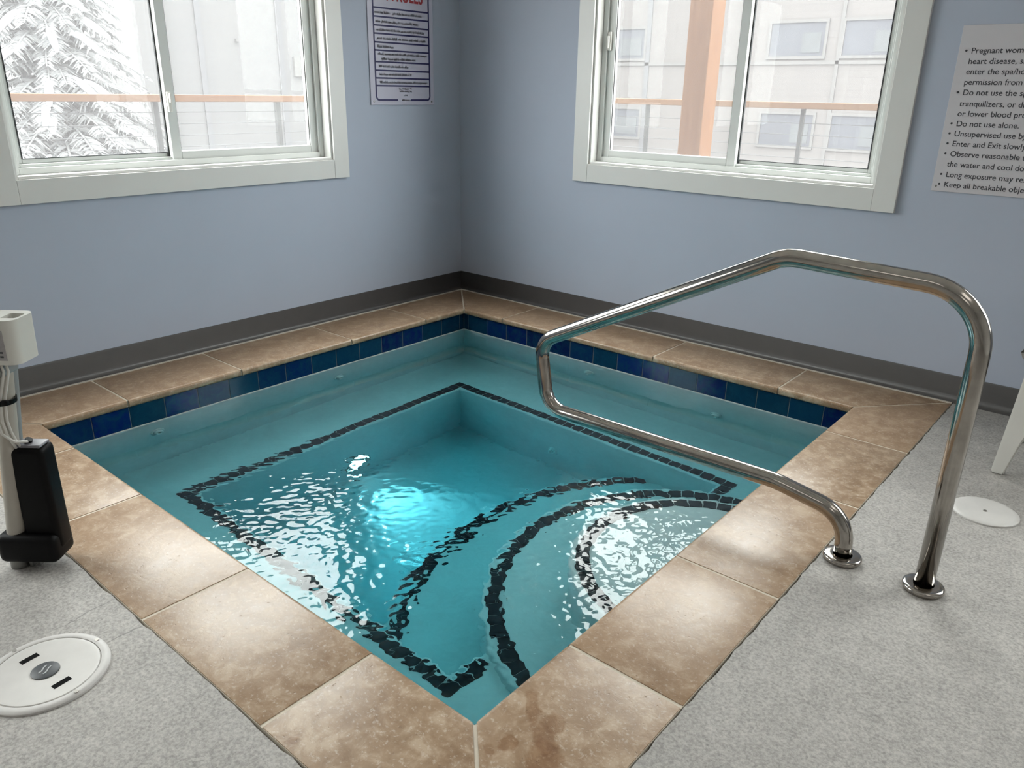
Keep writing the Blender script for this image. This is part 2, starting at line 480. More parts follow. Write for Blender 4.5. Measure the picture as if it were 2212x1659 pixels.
# ------------------------------------------------------------------ windows (sliding, white vinyl, flat casing)
def window(name, along, W, sign, sash_lo, mid, lip):
    """local frame: u along the wall, d out of the room (negative = into the room), z up"""
    root = empty(name, (0, 0, 0)); struct(root)
    def P(u, d, z): return (-d, u, z) if along == 'y' else (u, d, z)
    def bx(bm, u0, u1, d0, d1, z0, z1, bev=0.):
        a = P(u0, d0, z0); b = P(u1, d1, z1)
        box(bm, [min(i, j) for i, j in zip(a, b)], [max(i, j) for i, j in zip(a, b)], bev)
    a0, a1, z0, z1 = W['a0'], W['a1'], W['z0'], W['z1']
    c = .095
    # casing boards (butt joints at the corners: side boards run through)
    bm = bmesh.new()
    bx(bm, a0 - c, a0, -.021, -.0002, z0 - c, z1 + c, .0015)
    bx(bm, a1, a1 + c, -.021, -.0002, z0 - c, z1 + c, .0015)
    bx(bm, a0 + .0006, a1 - .0006, -.020, -.0002, z0 - c, z0, .0015)
    bx(bm, a0 + .0006, a1 - .0006, -.020, -.0002, z1, z1 + c, .0015)
    finish('casing', bm, M['trim'], root)
    # jamb liner
    bm = bmesh.new()
    j = .012
    bx(bm, a0 + .0003, a0 + j, -.006, WT - .002, z0 + .0003, z1 - .0003); bx(bm, a1 - j, a1 - .0003, -.006, WT - .002, z0 + .0003, z1 - .0003)
    bx(bm, a0 + j, a1 - j, -.008, WT - .002, z0 + .0003, z0 + j, .002); bx(bm, a0 + j, a1 - j, -.006, WT - .002, z1 - j, z1 - .0003)
    finish('jamb', bm, M['trim'], root)
    # outer vinyl frame with a stepped profile
    A0, A1, Z0, Z1 = a0 + j, a1 - j, z0 + j, z1 - j
    bm = bmesh.new()
    def ring(u0, u1, w0, w1, wz0, wz1, d0, d1, zz0=None, zz1=None, bev=.002, m=None):
        zz0 = Z0 if zz0 is None else zz0; zz1 = Z1 if zz1 is None else zz1
        bx(bm, u0, u0 + w0, d0, d1, zz0, zz1, bev); bx(bm, u1 - w1, u1, d0, d1, zz0, zz1, bev)
        bx(bm, u0 + w0, u1 - w1, d0, d1, zz0, zz0 + wz0, bev); bx(bm, u0 + w0, u1 - w1, d0, d1, zz1 - wz1, zz1, bev)
    ring(A0, A1, .028, .028, .026, .026, .050, .140)
    ring(A0 + .028, A1 - .028, .014, .014, .012, .012, .075, .135, Z0 + .026, Z1 - .026)
    finish('outer_frame', bm, M['vinyl'], root)
    # fixed light (outer plane) and sliding sash (inner plane)
    f0, f1 = (mid - .02, A1 - .042) if sash_lo else (A0 + .042, mid + .02)
    s0, s1 = (A0 + .026, mid + .022) if sash_lo else (mid - .022, A1 - .026)
    zb, zt = Z0 + .038, Z1 - .038
    bm = bmesh.new()
    ring(f0, f1, .022, .022, .018, .018, .104, .122, zb, zt)
    finish('fixed_light', bm, M['vinyl'], root)
    bm = bmesh.new()
    zs0, zs1 = Z0 + .022, Z1 - .022
    ring(s0, s1, .044, .044, .040, .040, .064, .098, zs0, zs1, .003)
    sash = finish('sash', bm, M['vinyl'], root)
    # gaskets
    bm = bmesh.new()
    ring(f0 + .021, f1 - .021, .004, .004, .003, .003, .101, .1045, zb + .017, zt - .017, 0)
    finish('gasket', bm, M['gasket'], root)
    bm = bmesh.new()
    ring(s0 + .043, s1 - .043, .004, .004, .002, .002, .070, .0735, zs0 + .039, zs1 - .039, 0)
    if sash_lo: bx(bm, s1 + .0005, s1 + .006, .092, .103, zs0, zs1)
    else: bx(bm, s0 - .006, s0 - .0005, .092, .103, zs0, zs1)
    finish('gasket', bm, M['gasket'], root)
    bm = bmesh.new(); bx(bm, f0 + .018, f1 - .018, .110, .114, zb + .014, zt - .014); finish('pane', bm, M['pane'], root)
    bm = bmesh.new(); bx(bm, s0 + .040, s1 - .040, .078, .082, zs0 + .036, zs1 - .036); finish('pane', bm, M['pane'], sash)
    return root, P, bx, sash, (s0, s1)

w1, P1, bx1, sash1, (s0, s1) = window('window_1', 'y', WL, 1, False, -1.800, 0)
bm = bmesh.new()
bx1(bm, s0 + .003, s0 + .020, .050, .066, 1.110, 1.196, .003); bx1(bm, s0 + .007, s0 + .015, .036, .052, 1.150, 1.190, .003)
finish('latch', bm, M['white_plastic'], sash1)
w2, P2_, bx2, sash2, (s0, s1) = window('window_2', 'x', WR, -1, True, 1.775, 0)
bm = bmesh.new()
bx2(bm, s0 + .004, s0 + .024, .050, .066, 1.43, 1.52, .003); bx2(bm, s0 + .008, s0 + .018, .038, .052, 1.44, 1.50, .003)
finish('latch', bm, M['white_plastic'], sash2)
w3 = window('added_window_3', 'y', W3, 1, False, -4.0, 0)[0]  # added windows out of view, there for their daylight
w4 = window('added_window_4', 'x', W4, -1, True, 4.5, 0)[0]
w1['label'] = 'white sliding window on the left wall with a conifer outside'
w2['label'] = 'white sliding window on the right wall with an orange post outside'

# ------------------------------------------------------------------ spa pool
pool = empty('spa_pool', (0, 0, 0))
tag(pool, 'square sunken spa pool edged with tan travertine and a blue tile waterline', 'spa pool')

def set_attr(o, name, vals):
    """per-face colour stored on corners"""
    at = o.data.attributes.new(name, 'FLOAT_COLOR', 'FACE')
    flat = np.ones((len(vals), 4), np.float32); flat[:, :3] = vals
    at.data.foreach_set('color', flat.ravel())

# coping stones: slab by slab with a bullnose on the pool side and grout gaps, one part
CT = .034
def coping():
    bm = bmesh.new(); vals = []
    gp = .0044
    def slab(pts, inner_edge):
        """pts: 4 corners CCW, the edge pts[inner]->pts[inner+1] faces the pool"""
        sub = bmesh.new()
        fs = prism(sub, pts, -CT, 0.0)
        sub.edges.ensure_lookup_table(); sub.verts.ensure_lookup_table()
        a = Vector(pts[inner_edge]); b = Vector(pts[(inner_edge + 1) % len(pts)])
        bull, ease = [], []
        for e in sub.edges:
            z = {round(v.co.z, 4) for v in e.verts}
            if len(z) > 1: continue
            m = (e.verts[0].co + e.verts[1].co) / 2
            on = (Vector(m[:2]) - (a + b) / 2).length < 1e-4
            if on: bull.append(e)
            elif z == {0.0}: ease.append(e)
        bmesh.ops.bevel(sub, geom=bull, offset=.013, segments=5, affect='EDGES', profile=.5)
        top = [e for e in sub.edges if all(abs(v.co.z) < 1e-5 for v in e.verts) and len(e.link_faces) == 2 and any(abs(f_.normal.z) < .3 for f_ in e.link_faces)]
        bmesh.ops.bevel(sub, geom=top, offset=.0022, segments=2, affect='EDGES', profile=.5)
        bmesh.ops.recalc_face_normals(sub, faces=sub.faces)
        tmp = bpy.data.meshes.new('t'); sub.to_mesh(tmp); n0 = len(bm.faces); bm.from_mesh(tmp); bpy.data.meshes.remove(tmp)
        c = (random.random(), random.random(), random.random())
        vals.extend([c] * (len(sub.faces))); sub.free()
    dx0, dx1, dy0, dy1 = CX0 - OX0, OX1 - CX1, CY0 - OY0, OY1 - CY1
    # left-wall side (x0): joints along y
    def side(js, mk):
        for i in range(len(js) - 1):
            mk(js[i], js[i + 1], i == 0, i == len(js) - 2)
    def lx(u0, u1, first, last):     # y decreasing from u0 to u1
        i0 = CY0 if first else u0 - gp; o0 = OY0 if first else u0 - gp
        i1 = CY1 if last else u1 + gp; o1 = OY1 if last else u1 + gp
        mg = gp * 1.414
        if first: i0 -= mg; o0 -= mg
        if last: i1 += mg; o1 += mg
        slab([(OX0, o1), (CX0, i1), (CX0, i0), (OX0, o0)], 1)
    side([CY0, -.690, -1.220, -1.860, -2.384, CY1], lx)
    def rx(u0, u1, first, last):     # near-right strip
        i0 = CY0 if first else u0 - gp; o0 = OY0 if first else u0 - gp
        i1 = CY1 if last else u1 + gp; o1 = OY1 if last else u1 + gp
        mg = gp * 1.414
        if first: i0 -= mg; o0 -= mg
        if last: i1 += mg; o1 += mg
        slab([(CX1, i1), (OX1, o1), (OX1, o0), (CX1, i0)], 3)
    side([CY0, -.706, -1.252, -1.882, -2.389, CY1], rx)
    def ty(u0, u1, first, last):     # right-wall strip, x increasing
        i0 = CX0 if first else u0 + gp; o0 = OX0 if first else u0 + gp
        i1 = CX1 if last else u1 - gp; o1 = OX1 if last else u1 - gp
        mg = gp * 1.414
        if first: i0 += mg; o0 += mg
        if last: i1 -= mg; o1 -= mg
        slab([(i0, CY0), (i1, CY0), (o1, OY0), (o0, OY0)], 0)
    side([CX0, .692, 1.185, 1.688, 2.333, CX1], ty)
    def by(u0, u1, first, last):     # near-left strip
        i0 = CX0 if first else u0 + gp; o0 = OX0 if first else u0 + gp
        i1 = CX1 if last else u1 - gp; o1 = OX1 if last else u1 - gp
        mg = gp * 1.414
        if first: i0 += mg; o0 += mg
        if last: i1 -= mg; o1 -= mg
        slab([(o0, OY1), (o1, OY1), (i1, CY1), (i0, CY1)], 2)
    side([CX0, .695, 1.208, 1.824, 2.339, CX1], by)
    o = finish('stone_coping', bm, M['travertine'], pool)
    set_attr(o, 'stone', np.array(vals[:len(o.data.polygons)]))
    auto(o, 40)
    return o
coping()

# grout bed under the slabs (shows in the joints) and caulk line along the walls
bm = bmesh.new()
def frame_ring(bm, x0, x1, y0, y1, X0, X1, Y0, Y1, z0, z1):
    for pts in ([(X0, Y1), (x0, y1), (x0, y0), (X0, Y0)], [(x1, y1), (X1, Y1), (X1, Y0), (x1, y0)],
                [(x0, y0), (x1, y0), (X1, Y0), (X0, Y0)], [(X0, Y1), (X1, Y1), (x1, y1), (x0, y1)]):
        prism(bm, pts, z0, z1)
frame_ring(bm, CX0 - .0078, CX1 + .0078, CY0 + .0078, CY1 - .0078, OX0 - .002, OX1 + .001, OY0 + .002, OY1 - .001, -.030, -.0020)
finish('joint_grout', bm, M['grout'], pool)
bm = bmesh.new()
box(bm, (.028, OY1, -.03), (.046, -.028, .0012)); box(bm, (.046, -.046, -.03), (OX1, -.028, .0012))
finish('wall_caulk', bm, M['caulk'], pool)
# structural beam below the coping
bm = bmesh.new()
frame_ring(bm, PX0 - .012, PX1 + .012, PY0 + .012, PY1 - .012, .001, OX1 + .004, -.001, OY1 - .004, -.25, -CT - .001)
finish('bond_beam', bm, M['plaster'], pool)

# waterline tiles, one tall course round the inside
def waterline():
    bm = bmesh.new(); vals = []
    w, t, gap = .1523, .008, .0016
    def run(p, q, nrm, off=None):
        p = Vector(p); q = Vector(q); d = (q - p); L = d.length; d.normalize(); nrm = Vector(nrm)
        n = int(math.ceil(L / w - 1e-6))
        if off is None: off = (n * w - L) / 2
        else: n += 1
        for k in range(n):
            a = max(0, k * w - off) + gap; b = min(L, (k + 1) * w - off) - gap
            if b - a < .012: continue
            sub = bmesh.new()
            c0 = p + d * a; c1 = p + d * b
            pts = [c0, c1, c1 - nrm * t, c0 - nrm * t]
            prism(sub, [(v.x, v.y) for v in pts], -.128, -CT - .0012)
            bmesh.ops.bevel(sub, geom=list(sub.edges), offset=.0012, segments=2, affect='EDGES')
            me = bpy.data.meshes.new('t'); sub.to_mesh(me); nf = len(sub.faces); sub.free()
            bm.from_mesh(me); bpy.data.meshes.remove(me)
            vals.extend([(random.random(), random.random(), random.random())] * nf)
    run((PX0, PY1, 0), (PX0, PY0, 0), (1, 0, 0), .1106); run((PX0, PY0, 0), (PX1, PY0, 0), (0, -1, 0), .119)
    run((PX1, PY0, 0), (PX1, PY1, 0), (-1, 0, 0)); run((PX1, PY1, 0), (PX0, PY1, 0), (0, 1, 0))
    o = finish('waterline_tiles', bm, M['tile'], pool)
    set_attr(o, 'tile', np.array(vals))
    bm = bmesh.new()
    frame_ring(bm, PX0 - .0015, PX1 + .0015, PY0 + .0015, PY1 - .0015, PX0 - .010, PX1 + .010, PY0 + .010, PY1 - .010, -.1295, -CT - .001)
    finish('tile_grout', bm, M['tile_grout'], pool)
waterline()

# shell: walls, bench, curved steps, floor
ZB, ZT, ZM, ZL, ZF = -.58, -.28, -.53, -.79, -1.07
BI = [(.752, -.790), (2.285, -.800), (2.195, -2.322), (.735, -2.300)]    # inner edge of the bench (back, right, near, left)
SC = (2.625, -1.572)
R_T, R_M, R_L = .45, .735, 1.075
bm = bmesh.new()
frame_ring(bm, PX0, PX1, PY0, PY1, PX0 - .010, PX1 + .010, PY0 + .010, PY1 - .010, -1.13, -.1295)
poly(bm, [(PX0 - .005, PY1 - .005, ZF), (PX1 + .005, PY1 - .005, ZF), (PX1 + .005, PY0 + .005, ZF), (PX0 - .005, PY0 + .005, ZF)])
shell = finish('pool_shell', bm, M['plaster'], pool)
# bench ring with a rounded nose
bm = bmesh.new()
outer = [(PX0 - .004, PY0 + .004), (PX1 + .004, PY0 + .004), (PX1 + .004, PY1 - .004), (PX0 - .004, PY1 - .004)]
ot = [bm.verts.new((*p, ZB)) for p in outer]; it = [bm.verts.new((*p, ZB)) for p in BI]; ib = [bm.verts.new((*p, ZF - .03)) for p in BI]
for k in range(4):
    k2 = (k + 1) % 4
    bm.faces.new((ot[k], it[k], it[k2], ot[k2])); bm.faces.new((it[k], ib[k], ib[k2], it[k2]))
bm.edges.ensure_lookup_table()
nose = [e for e in bm.edges if all(v in it for v in e.verts)]
bmesh.ops.bevel(bm, geom=nose, offset=.018, segments=4, affect='EDGES', profile=.5)
bmesh.ops.recalc_face_normals(bm, faces=bm.faces)
auto(finish('bench', bm, M['plaster'], pool), 60)
def step(name, R, z):
    bm = bmesh.new()
    prof = [(0.0, z)] + [(R - .018 + .018 * math.sin(a), z - .018 + .018 * math.cos(a)) for a in [i * math.pi / 10 for i in range(6)]] + [(R, ZF - .02)]
    n = 96; rings = []
    for r_, zz in prof:
        if r_ == 0: rings.append([bm.verts.new((SC[0], SC[1], zz))]); continue
        rings.append([bm.verts.new((min(SC[0] - r_ * math.sin(math.pi * k / n), PX1 + .003), SC[1] + r_ * math.cos(math.pi * k / n), zz)) for k in range(n + 1)])
    for a, b in zip(rings, rings[1:]):
        for k in range(n):
            if len(a) == 1: bm.faces.new((a[0], b[k], b[k + 1]))
            else: bm.faces.new((a[k], b[k], b[k + 1], a[k + 1]))
    # strip between the circle's diameter and the wall
    for (r_, zz), ring_ in zip(prof[1:2], rings[1:2]):
        poly(bm, [(SC[0], SC[1] - r_, zz), (SC[0], SC[1] + r_, zz), (PX1 + .004, SC[1] + r_, zz), (PX1 + .004, SC[1] - r_, zz)])
    for s_ in (-1, 1):
        y = SC[1] + s_ * R
        poly(bm, [(SC[0], y, z - .018), (PX1 + .004, y, z - .018), (PX1 + .004, y, ZF), (SC[0], y, ZF)])
    bmesh.ops.recalc_face_normals(bm, faces=bm.faces)
    return auto(finish(name, bm, M['plaster'], pool), 50)
step('step', R_T, ZT); step('step', R_M, ZM); step('step', R_L, ZL)

# black mosaic trim strips
def inside_poly(x, y, P):
    s = None
    for k in range(len(P)):
        x0, y0 = P[k]; x1, y1 = P[(k + 1) % len(P)]
        c = (x1 - x0) * (y - y0) - (y1 - y0) * (x - x0)
        if s is None: s = c > 0
        elif (c > 0) != s: return False
    return True
def mosaic(name, samples, z):
    """samples: list of (x, y, tangent angle)"""
    bm = bmesh.new()
    for x, y, a in samples:
        m = Matrix.Translation((x, y, z + .0012)) @ Matrix.Rotation(a, 4, 'Z') @ Matrix.Diagonal((.0485, .0485, .005, 1))
        bmesh.ops.create_cube(bm, size=1, matrix=m)
    return finish(name, bm, M['step_tile'], pool)
def arc_tiles(R, z, ok):
    rt = R - .046; n = int(math.pi * rt / .0535); out = []
    for k in range(n + 1):
        a = math.pi * (k + .5) / (n + 1)
        x = SC[0] - rt * math.sin(a); y = SC[1] + rt * math.cos(a)
        if ok(x, y): out.append((x, y, math.atan2(-math.sin(a), -math.cos(a))))
    return mosaic('edge_mosaic', out, z)
arc_tiles(R_T, ZT, lambda x, y: x < PX1 - .02)
arc_tiles(R_M, ZM, lambda x, y: x < PX1 - .02)
arc_tiles(R_L, ZL, lambda x, y: inside_poly(x, y, BI))
# bench trim strip, set just outside the bench nose, interrupted by the steps
inset = .044
cen = Vector((sum(p[0] for p in BI) / 4, sum(p[1] for p in BI) / 4))
TC = [(.712, -.748), (2.328, -.760), (2.232, -2.364), (.697, -2.342)]
smp = []
for k in range(4):
    p = Vector(TC[k]); q = Vector(TC[(k + 1) % 4]); d = q - p; n = round(d.length / .0535); a = math.atan2(d.y, d.x)
    for i in range(n):
        v = p + d * (i / n)
        if math.hypot(v.x - SC[0], v.y - SC[1]) < R_M + .02: continue
        smp.append((v.x, v.y, a))
mosaic('bench_mosaic', smp, ZB)

# jets, drain and underwater light
def fitting(name, loc, nrm, r=.030):
    bm = bmesh.new()
    m = Matrix.Translation(loc) @ Vector(nrm).to_track_quat('Z', 'Y').to_matrix().to_4x4()
    lathe(bm, [(0, .004), (r * .28, .004), (r * .30, .020), (r * .48, .024), (r * .62, .018), (r * .66, .006), (r * .92, .008), (r, .003), (r, -.004)], 28, m)
    o = auto(finish(name, bm, M['jet'], pool), 40); o['label'] = 'white plastic jet'
    bm = bmesh.new(); lathe(bm, [(0, .0052), (r * .27, .0052)], 20, m); finish('jet_mouth', bm, M['hole'], o)
    return o
fitting('jet_fitting', (PX0, -2.278, -.249), (1, 0, 0)); fitting('jet_fitting', (PX0, -1.310, -.288), (1, 0, 0))
fitting('jet_fitting', (1.305, PY0, -.275), (0, -1, 0)); fitting('jet_fitting', (2.049, PY0, -.348), (0, -1, 0))
fitting('jet_fitting', (1.397, -.792, -.885), (0, -1, 0), .034)
bm = bmesh.new()
lathe(bm, [(0, .030), (.035, .028), (.060, .020), (.075, .008), (.080, 0)], 36, Matrix.Translation((1.405, -1.740, ZF)))
d_ = auto(finish('drain_cover', bm, plain('drain_white', (.92, .93, .92), .4, noise=.02), pool), 40)
bm = bmesh.new()
lathe(bm, [(.050, .0245), (.053, .0252), (.058, .0225), (.055, .0205)], 36, Matrix.Translation((1.405, -1.740, ZF)))
auto(finish('drain_shade_ring', bm, M['lid_ring'], d_), 40)  # grey ring stands in for the shade in the cover's groove
# pool light in the riser of the left bench
LP = Vector((.7475, -1.512, -.935))
bm = bmesh.new(); lathe(bm, [(.055, .004), (.062, .010), (.070, .008), (.072, -.010)], 40, Matrix.Translation(LP) @ Matrix.Rotation(math.pi / 2, 4, 'Y'))
pl = auto(finish('pool_light', bm, M['steel'], pool), 40)
bm = bmesh.new(); lathe(bm, [(0, .010), (.036, .009), (.055, .005)], 40, Matrix.Translation(LP) @ Matrix.Rotation(math.pi / 2, 4, 'Y'))
finish('lens', bm, M['pool_lens'], pl)
sl = bpy.data.lights.new('underwater_beam', 'SPOT'); sl.energy = 38; sl.color = (.90, .985, 1.0); sl.spot_size = math.radians(84); sl.spot_blend = 1.0; sl.shadow_soft_size = .035
so = bpy.data.objects.new('underwater_beam', sl); COL.objects.link(so); so.parent = pool; so.location = LP + Vector((.025, 0, .0)); so.rotation_euler = Vector((-1, .06, .05)).to_track_quat('Z', 'Y').to_euler()

# ------------------------------------------------------------------ water
def water():
    x0, x1, y0, y1 = PX0 - .004, PX1 + .004, PY1 - .004, PY0 + .004
    nx = int((x1 - x0) / .0055); ny = int((y1 - y0) / .0055)
    X, Y = np.meshgrid(np.linspace(x0, x1, nx + 1), np.linspace(y0, y1, ny + 1), indexing='xy')
    def waves(n, l0, l1, slope, ang=None, spread=math.pi):
        h = np.zeros_like(X)
        for _ in range(n):
            lam = math.exp(rng.uniform(math.log(l0), math.log(l1))); k = 2 * math.pi / lam
            t = rng.uniform(-math.pi, math.pi) if ang is None else ang + rng.normal() * spread
            h += math.sqrt(2 / n) * slope / k * np.cos(k * (math.cos(t) * X + math.sin(t) * Y) + rng.uniform(0, 6.28))
        return h
    fineD = waves(80, .019, .046, 1.0, math.atan2(.764, -.645), .40)
    def g(cx, cy, s, sy=None, rot=0.):
        dx, dy = X - cx, Y - cy; u = dx * math.cos(rot) + dy * math.sin(rot); v = -dx * math.sin(rot) + dy * math.cos(rot)
        return np.exp(-.5 * ((u / s) ** 2 + (v / (sy or s)) ** 2))
    fine = waves(110, .017, .048, 1.0); mid = waves(50, .05, .14, 1.0); long_ = waves(30, .15, .5, 1.0)
    envA = g(1.62, -2.30, .36, .20, .15) * (1 - .75 * g(1.72, -2.43, .11))
    envB = g(2.48, -1.66, .17, .24)
    envN = g(2.12, -2.30, .46)
    envF = g(1.15, -2.15, .34, .22, .7)
    envM = g(1.75, -1.85, .42)
    h = fineD * (.062 * envA + .035 * envF) + fine * (.055 * envA + .050 * envB + .066 * envN + .016 * envM + .0020 + .006 * envF)
    h += mid * (.038 * envA + .024 * envB + .022 * envN + .012 * envM + .003)
    h += long_ * (.012 * envA + .006)
    # upwelling rings and the small boil
    for cx, cy, amp, lam, s in [(1.70, -1.70, .0005, .040, .08), (1.64, -2.02, .0006, .060, .12)]:
        r = np.hypot(X - cx, Y - cy); h += amp * np.cos(2 * math.pi * r / lam) * np.exp(-.5 * (r / s) ** 2)
    Z = ZW + h
    edge = np.minimum.reduce([X - x0, x1 - X, Y - y0, y1 - Y])
    V = np.stack([X, Y, Z], -1).reshape(-1, 3)
    idx = np.arange((nx + 1) * (ny + 1)).reshape(ny + 1, nx + 1)
    F = np.stack([idx[:-1, :-1], idx[:-1, 1:], idx[1:, 1:], idx[1:, :-1]], -1).reshape(-1, 4)
    # skirt and bottom
    loop = np.concatenate([idx[0, :], idx[1:, -1], idx[-1, -2::-1], idx[-2:0:-1, 0]])
    low = V[loop].copy(); low[:, 2] = -1.14
    n0 = len(V); V = np.concatenate([V, low]); m = len(loop)
    sk = np.array([[n0 + i, n0 + (i + 1) % m, loop[(i + 1) % m], loop[i]] for i in range(m)])
    faces = F.tolist() + sk.tolist() + [list(range(n0 + m - 1, n0 - 1, -1))]
    me = bpy.data.meshes.new('pool_water'); me.from_pydata(V.tolist(), [], faces); me.update()
    sm = np.zeros(len(me.polygons), bool); sm[:len(F)] = True
    me.polygons.foreach_set('use_smooth', sm)
    me.materials.append(M['water'])
    o = bpy.data.objects.new('pool_water', me); COL.objects.link(o)
    return tag(o, 'clear turquoise rippled water filling the square spa pool', 'water', kind='stuff')
water()

# ------------------------------------------------------------------ handrail
HR = -1.578
rail = empty('handrail', (3.13, HR, 0))
tag(rail, 'bent stainless steel handrail standing on two round flanges beside the pool', 'handrail')
ox, oy = 3.13, HR
kp = [(3.024, .004), (3.020, .128), (2.760, .166), (1.915, .158), (1.934, .425), (2.745, .834), (3.215, .796), (3.236, .004)]
# corner points of the bent tube, fitted to its straight runs
pts = [(3.022, .006), (3.018, .168), (2.000, .168), (1.925, .400), (2.735, .818), (3.232, .800), (3.234, .006)]
pts = [(3.022, .006), (3.012, .135), (2.80, .170), (1.955, .165), (1.915, .405), (2.742, .822), (3.236, .803), (3.234, .006)]
rad = [0, .10, .35, .085, .085, .14, .15, 0]
path = round_path([(x - ox, 0, z) for x, z in pts], rad, 14)
bm = bmesh.new(); tube(bm, path, .0242, 32); finish('tube', bm, M['steel'], rail, True)
def flange(x):
    bm = bmesh.new()
    lathe(bm, [(.0246, .006), (.0262, .0155), (.031, .0158), (.044, .0150), (.0495, .0135), (.0520, .0105), (.0525, .006), (.0510, .001), (.050, -.001)], 48, Matrix.Translation((x - ox, 0, 0)))
    auto(finish('flange', bm, M['steel'], rail), 40)
flange(3.022); flange(3.234)

# ------------------------------------------------------------------ round lids in the deck
sk = empty('skimmer_lid', (1.846, -3.238, 0), 0); sk.scale = (.96, .96, 1)
tag(sk, 'white round skimmer lid with two finger slots set in the concrete', 'skimmer lid')
def ringmesh(prof): 
    bm = bmesh.new(); lathe(bm, prof, 72); return bm
auto(finish('rim', ringmesh([(.1165, .001), (.1165, .005), (.119, .0065), (.131, .0055), (.136, .002), (.137, -.004)]), M['lid_ring'], sk), 40)
auto(finish('lid', ringmesh([(0, .0040), (.040, .0040), (.043, .0046), (.100, .0050), (.108, .0062), (.113, .0058), (.1158, .003), (.1158, -.003)]), M['lid'], sk), 40)
ar = math.atan2(-3.225 - -3.243, 1.912 - 1.772)
ux, uy = math.cos(ar), math.sin(ar)
for s_ in (-1, 1):
    bm = bmesh.new()
    c = Vector((ux * .070 * s_, uy * .070 * s_ , 0))
    m = Matrix.Translation((c.x, c.y, .0046)) @ Matrix.Rotation(ar, 4, 'Z') @ Matrix.Diagonal((.015, .040, .0018, 1))
    bmesh.ops.create_cube(bm, size=1, matrix=m); finish('finger_slot', bm, M['hole'], sk)
bm = bmesh.new(); lathe(bm, [(0, .0068), (.028, .0066), (.030, .0058), (.030, .003)], 40); bd = auto(finish('badge', bm, M['badge'], sk), 40)
bm = bmesh.new()
for s_ in (-1, 1):
    pth = [Vector((.006 * s_ + .0018 * math.sin(t * 6.0), -.014 + .028 * t, .0070)) for t in [i / 12 for i in range(13)]]
    pth = [Matrix.Rotation(ar + .4, 3, 'Z') @ p for p in pth]
    tube(bm, pth, .0016, 6)
finish('badge_mark', bm, M['badge_mark'], bd)
for a in (ar + math.pi / 2 + 1.62, ar + math.pi / 2 - 1.55, ar + math.pi / 2 + .03):
    bm = bmesh.new(); cyl(bm, (.126 * math.cos(a), .126 * math.sin(a), .004), (.126 * math.cos(a), .126 * math.sin(a), .0072), .005, n=16); finish('screw', bm, M['screw'], sk)

fl = empty('floor_cover', (3.272, -1.000, 0))
tag(fl, 'small white round floor cover behind the handrail post', 'floor cover')
auto(finish('plate', ringmesh([(0, .0030), (.006, .0032), (.080, .0062), (.090, .0052), (.095, .002), (.096, -.003)]), M['lid'], fl), 40)
bm = bmesh.new(); lathe(bm, [(0, .0052), (.005, .0050), (.007, .003)], 20); finish('screw', bm, M['screw'], fl)

# ------------------------------------------------------------------ pool lift at the left edge (local x to the right of the view, y away)
lift = empty('pool_lift', (1.3555, -3.1125, 0), math.atan2(.645, .764))
tag(lift, 'pool lift mast with black actuator motor and white control holder at left edge', 'pool lift')
bm = bmesh.new()
box(bm, (-.105, .050, .60), (-.006, .140, 1.55), .006)
finish('mast', bm, M['dark_post'], lift)
# ram tube leaning slightly
bm = bmesh.new(); a0 = Vector((.0025, .0, .094)); a1 = Vector((.0565, .012, .575))
cyl(bm, a0, a1, .0235, n=32); finish('ram_tube', bm, M['tube'], lift, False); auto(lift.children[-1], 40)
bm = bmesh.new(); cyl(bm, Vector((.030, .034, .345)), Vector((.066, .034, .60)), .017, n=24); auto(finish('conduit', bm, M['grey_pvc'], lift), 40)
# motor housing and cup: one black body
bm = bmesh.new(); box(bm, (.028, -.012, .052), (.122, .054, .352), .016, 4); mh = finish('motor_housing', bm, M['black_plastic'], lift); auto(mh, 60)
bm = bmesh.new(); box(bm, (-.040, -.036, .022), (.118, .064, .106), .020, 4); auto(finish('gear_cup', bm, M['black_plastic'], lift), 60)
bm = bmesh.new(); box(bm, (.036, -.003, .349), (.115, .046, .357), .005, 3); auto(finish('housing_cap', bm, plain('grey_cap', (.20, .195, .22), .4, noise=.05), lift), 60)
bm = bmesh.new(); cyl(bm, (.072, .020, .356), (.078, .020, .366), .009, n=20); auto(finish('plug', bm, M['black_plastic'], lift), 40)
bm = bmesh.new(); cyl(bm, (-.006, .0, .0), (-.006, .0, .026), .024, n=28); box(bm, (.026, -.012, .001), (.034, .020, .030)); box(bm, (.046, -.010, .004), (.054, .016, .030))
auto(finish('clevis_foot', bm, M['dark_steel'], lift), 40)
# control holder: rounded white box with an open socket
bm = bmesh.new()
def stadium(x0, x1, y0, y1, r, n=8):
    out = []
    for cx, cy, a in ((x1 - r, y1 - r, 0), (x0 + r, y1 - r, 90), (x0 + r, y0 + r, 180), (x1 - r, y0 + r, 270)):
        for k in range(n + 1):
            t = math.radians(a + 90 * k / n); out.append((cx + r * math.cos(t), cy + r * math.sin(t)))
    return out
o_ = stadium(-.06, .142, -.045, .052, .024); i_ = stadium(.096, .134, -.018, .026, .008)
zt, zb = .700, .590
vo = [bm.verts.new((x, y, zt)) for x, y in o_]; vb = [bm.verts.new((x - .004, y, zb)) for x, y in o_]
vi = [bm.verts.new((x, y, zt)) for x, y in i_]; vd = [bm.verts.new((x, y, zt - .07)) for x, y in i_]
n = len(vo)
for k in range(n):
    k2 = (k + 1) % n
    bm.faces.new((vb[k], vb[k2], vo[k2], vo[k])); bm.faces.new((vo[k], vo[k2], vi[k2], vi[k])); bm.faces.new((vi[k], vi[k2], vd[k2], vd[k]))
bm.faces.new(vb[::-1]); bm.faces.new(vd)
bmesh.ops.recalc_face_normals(bm, faces=bm.faces)
hd = auto(finish('control_holder', bm, M['ivory'], lift), 50)
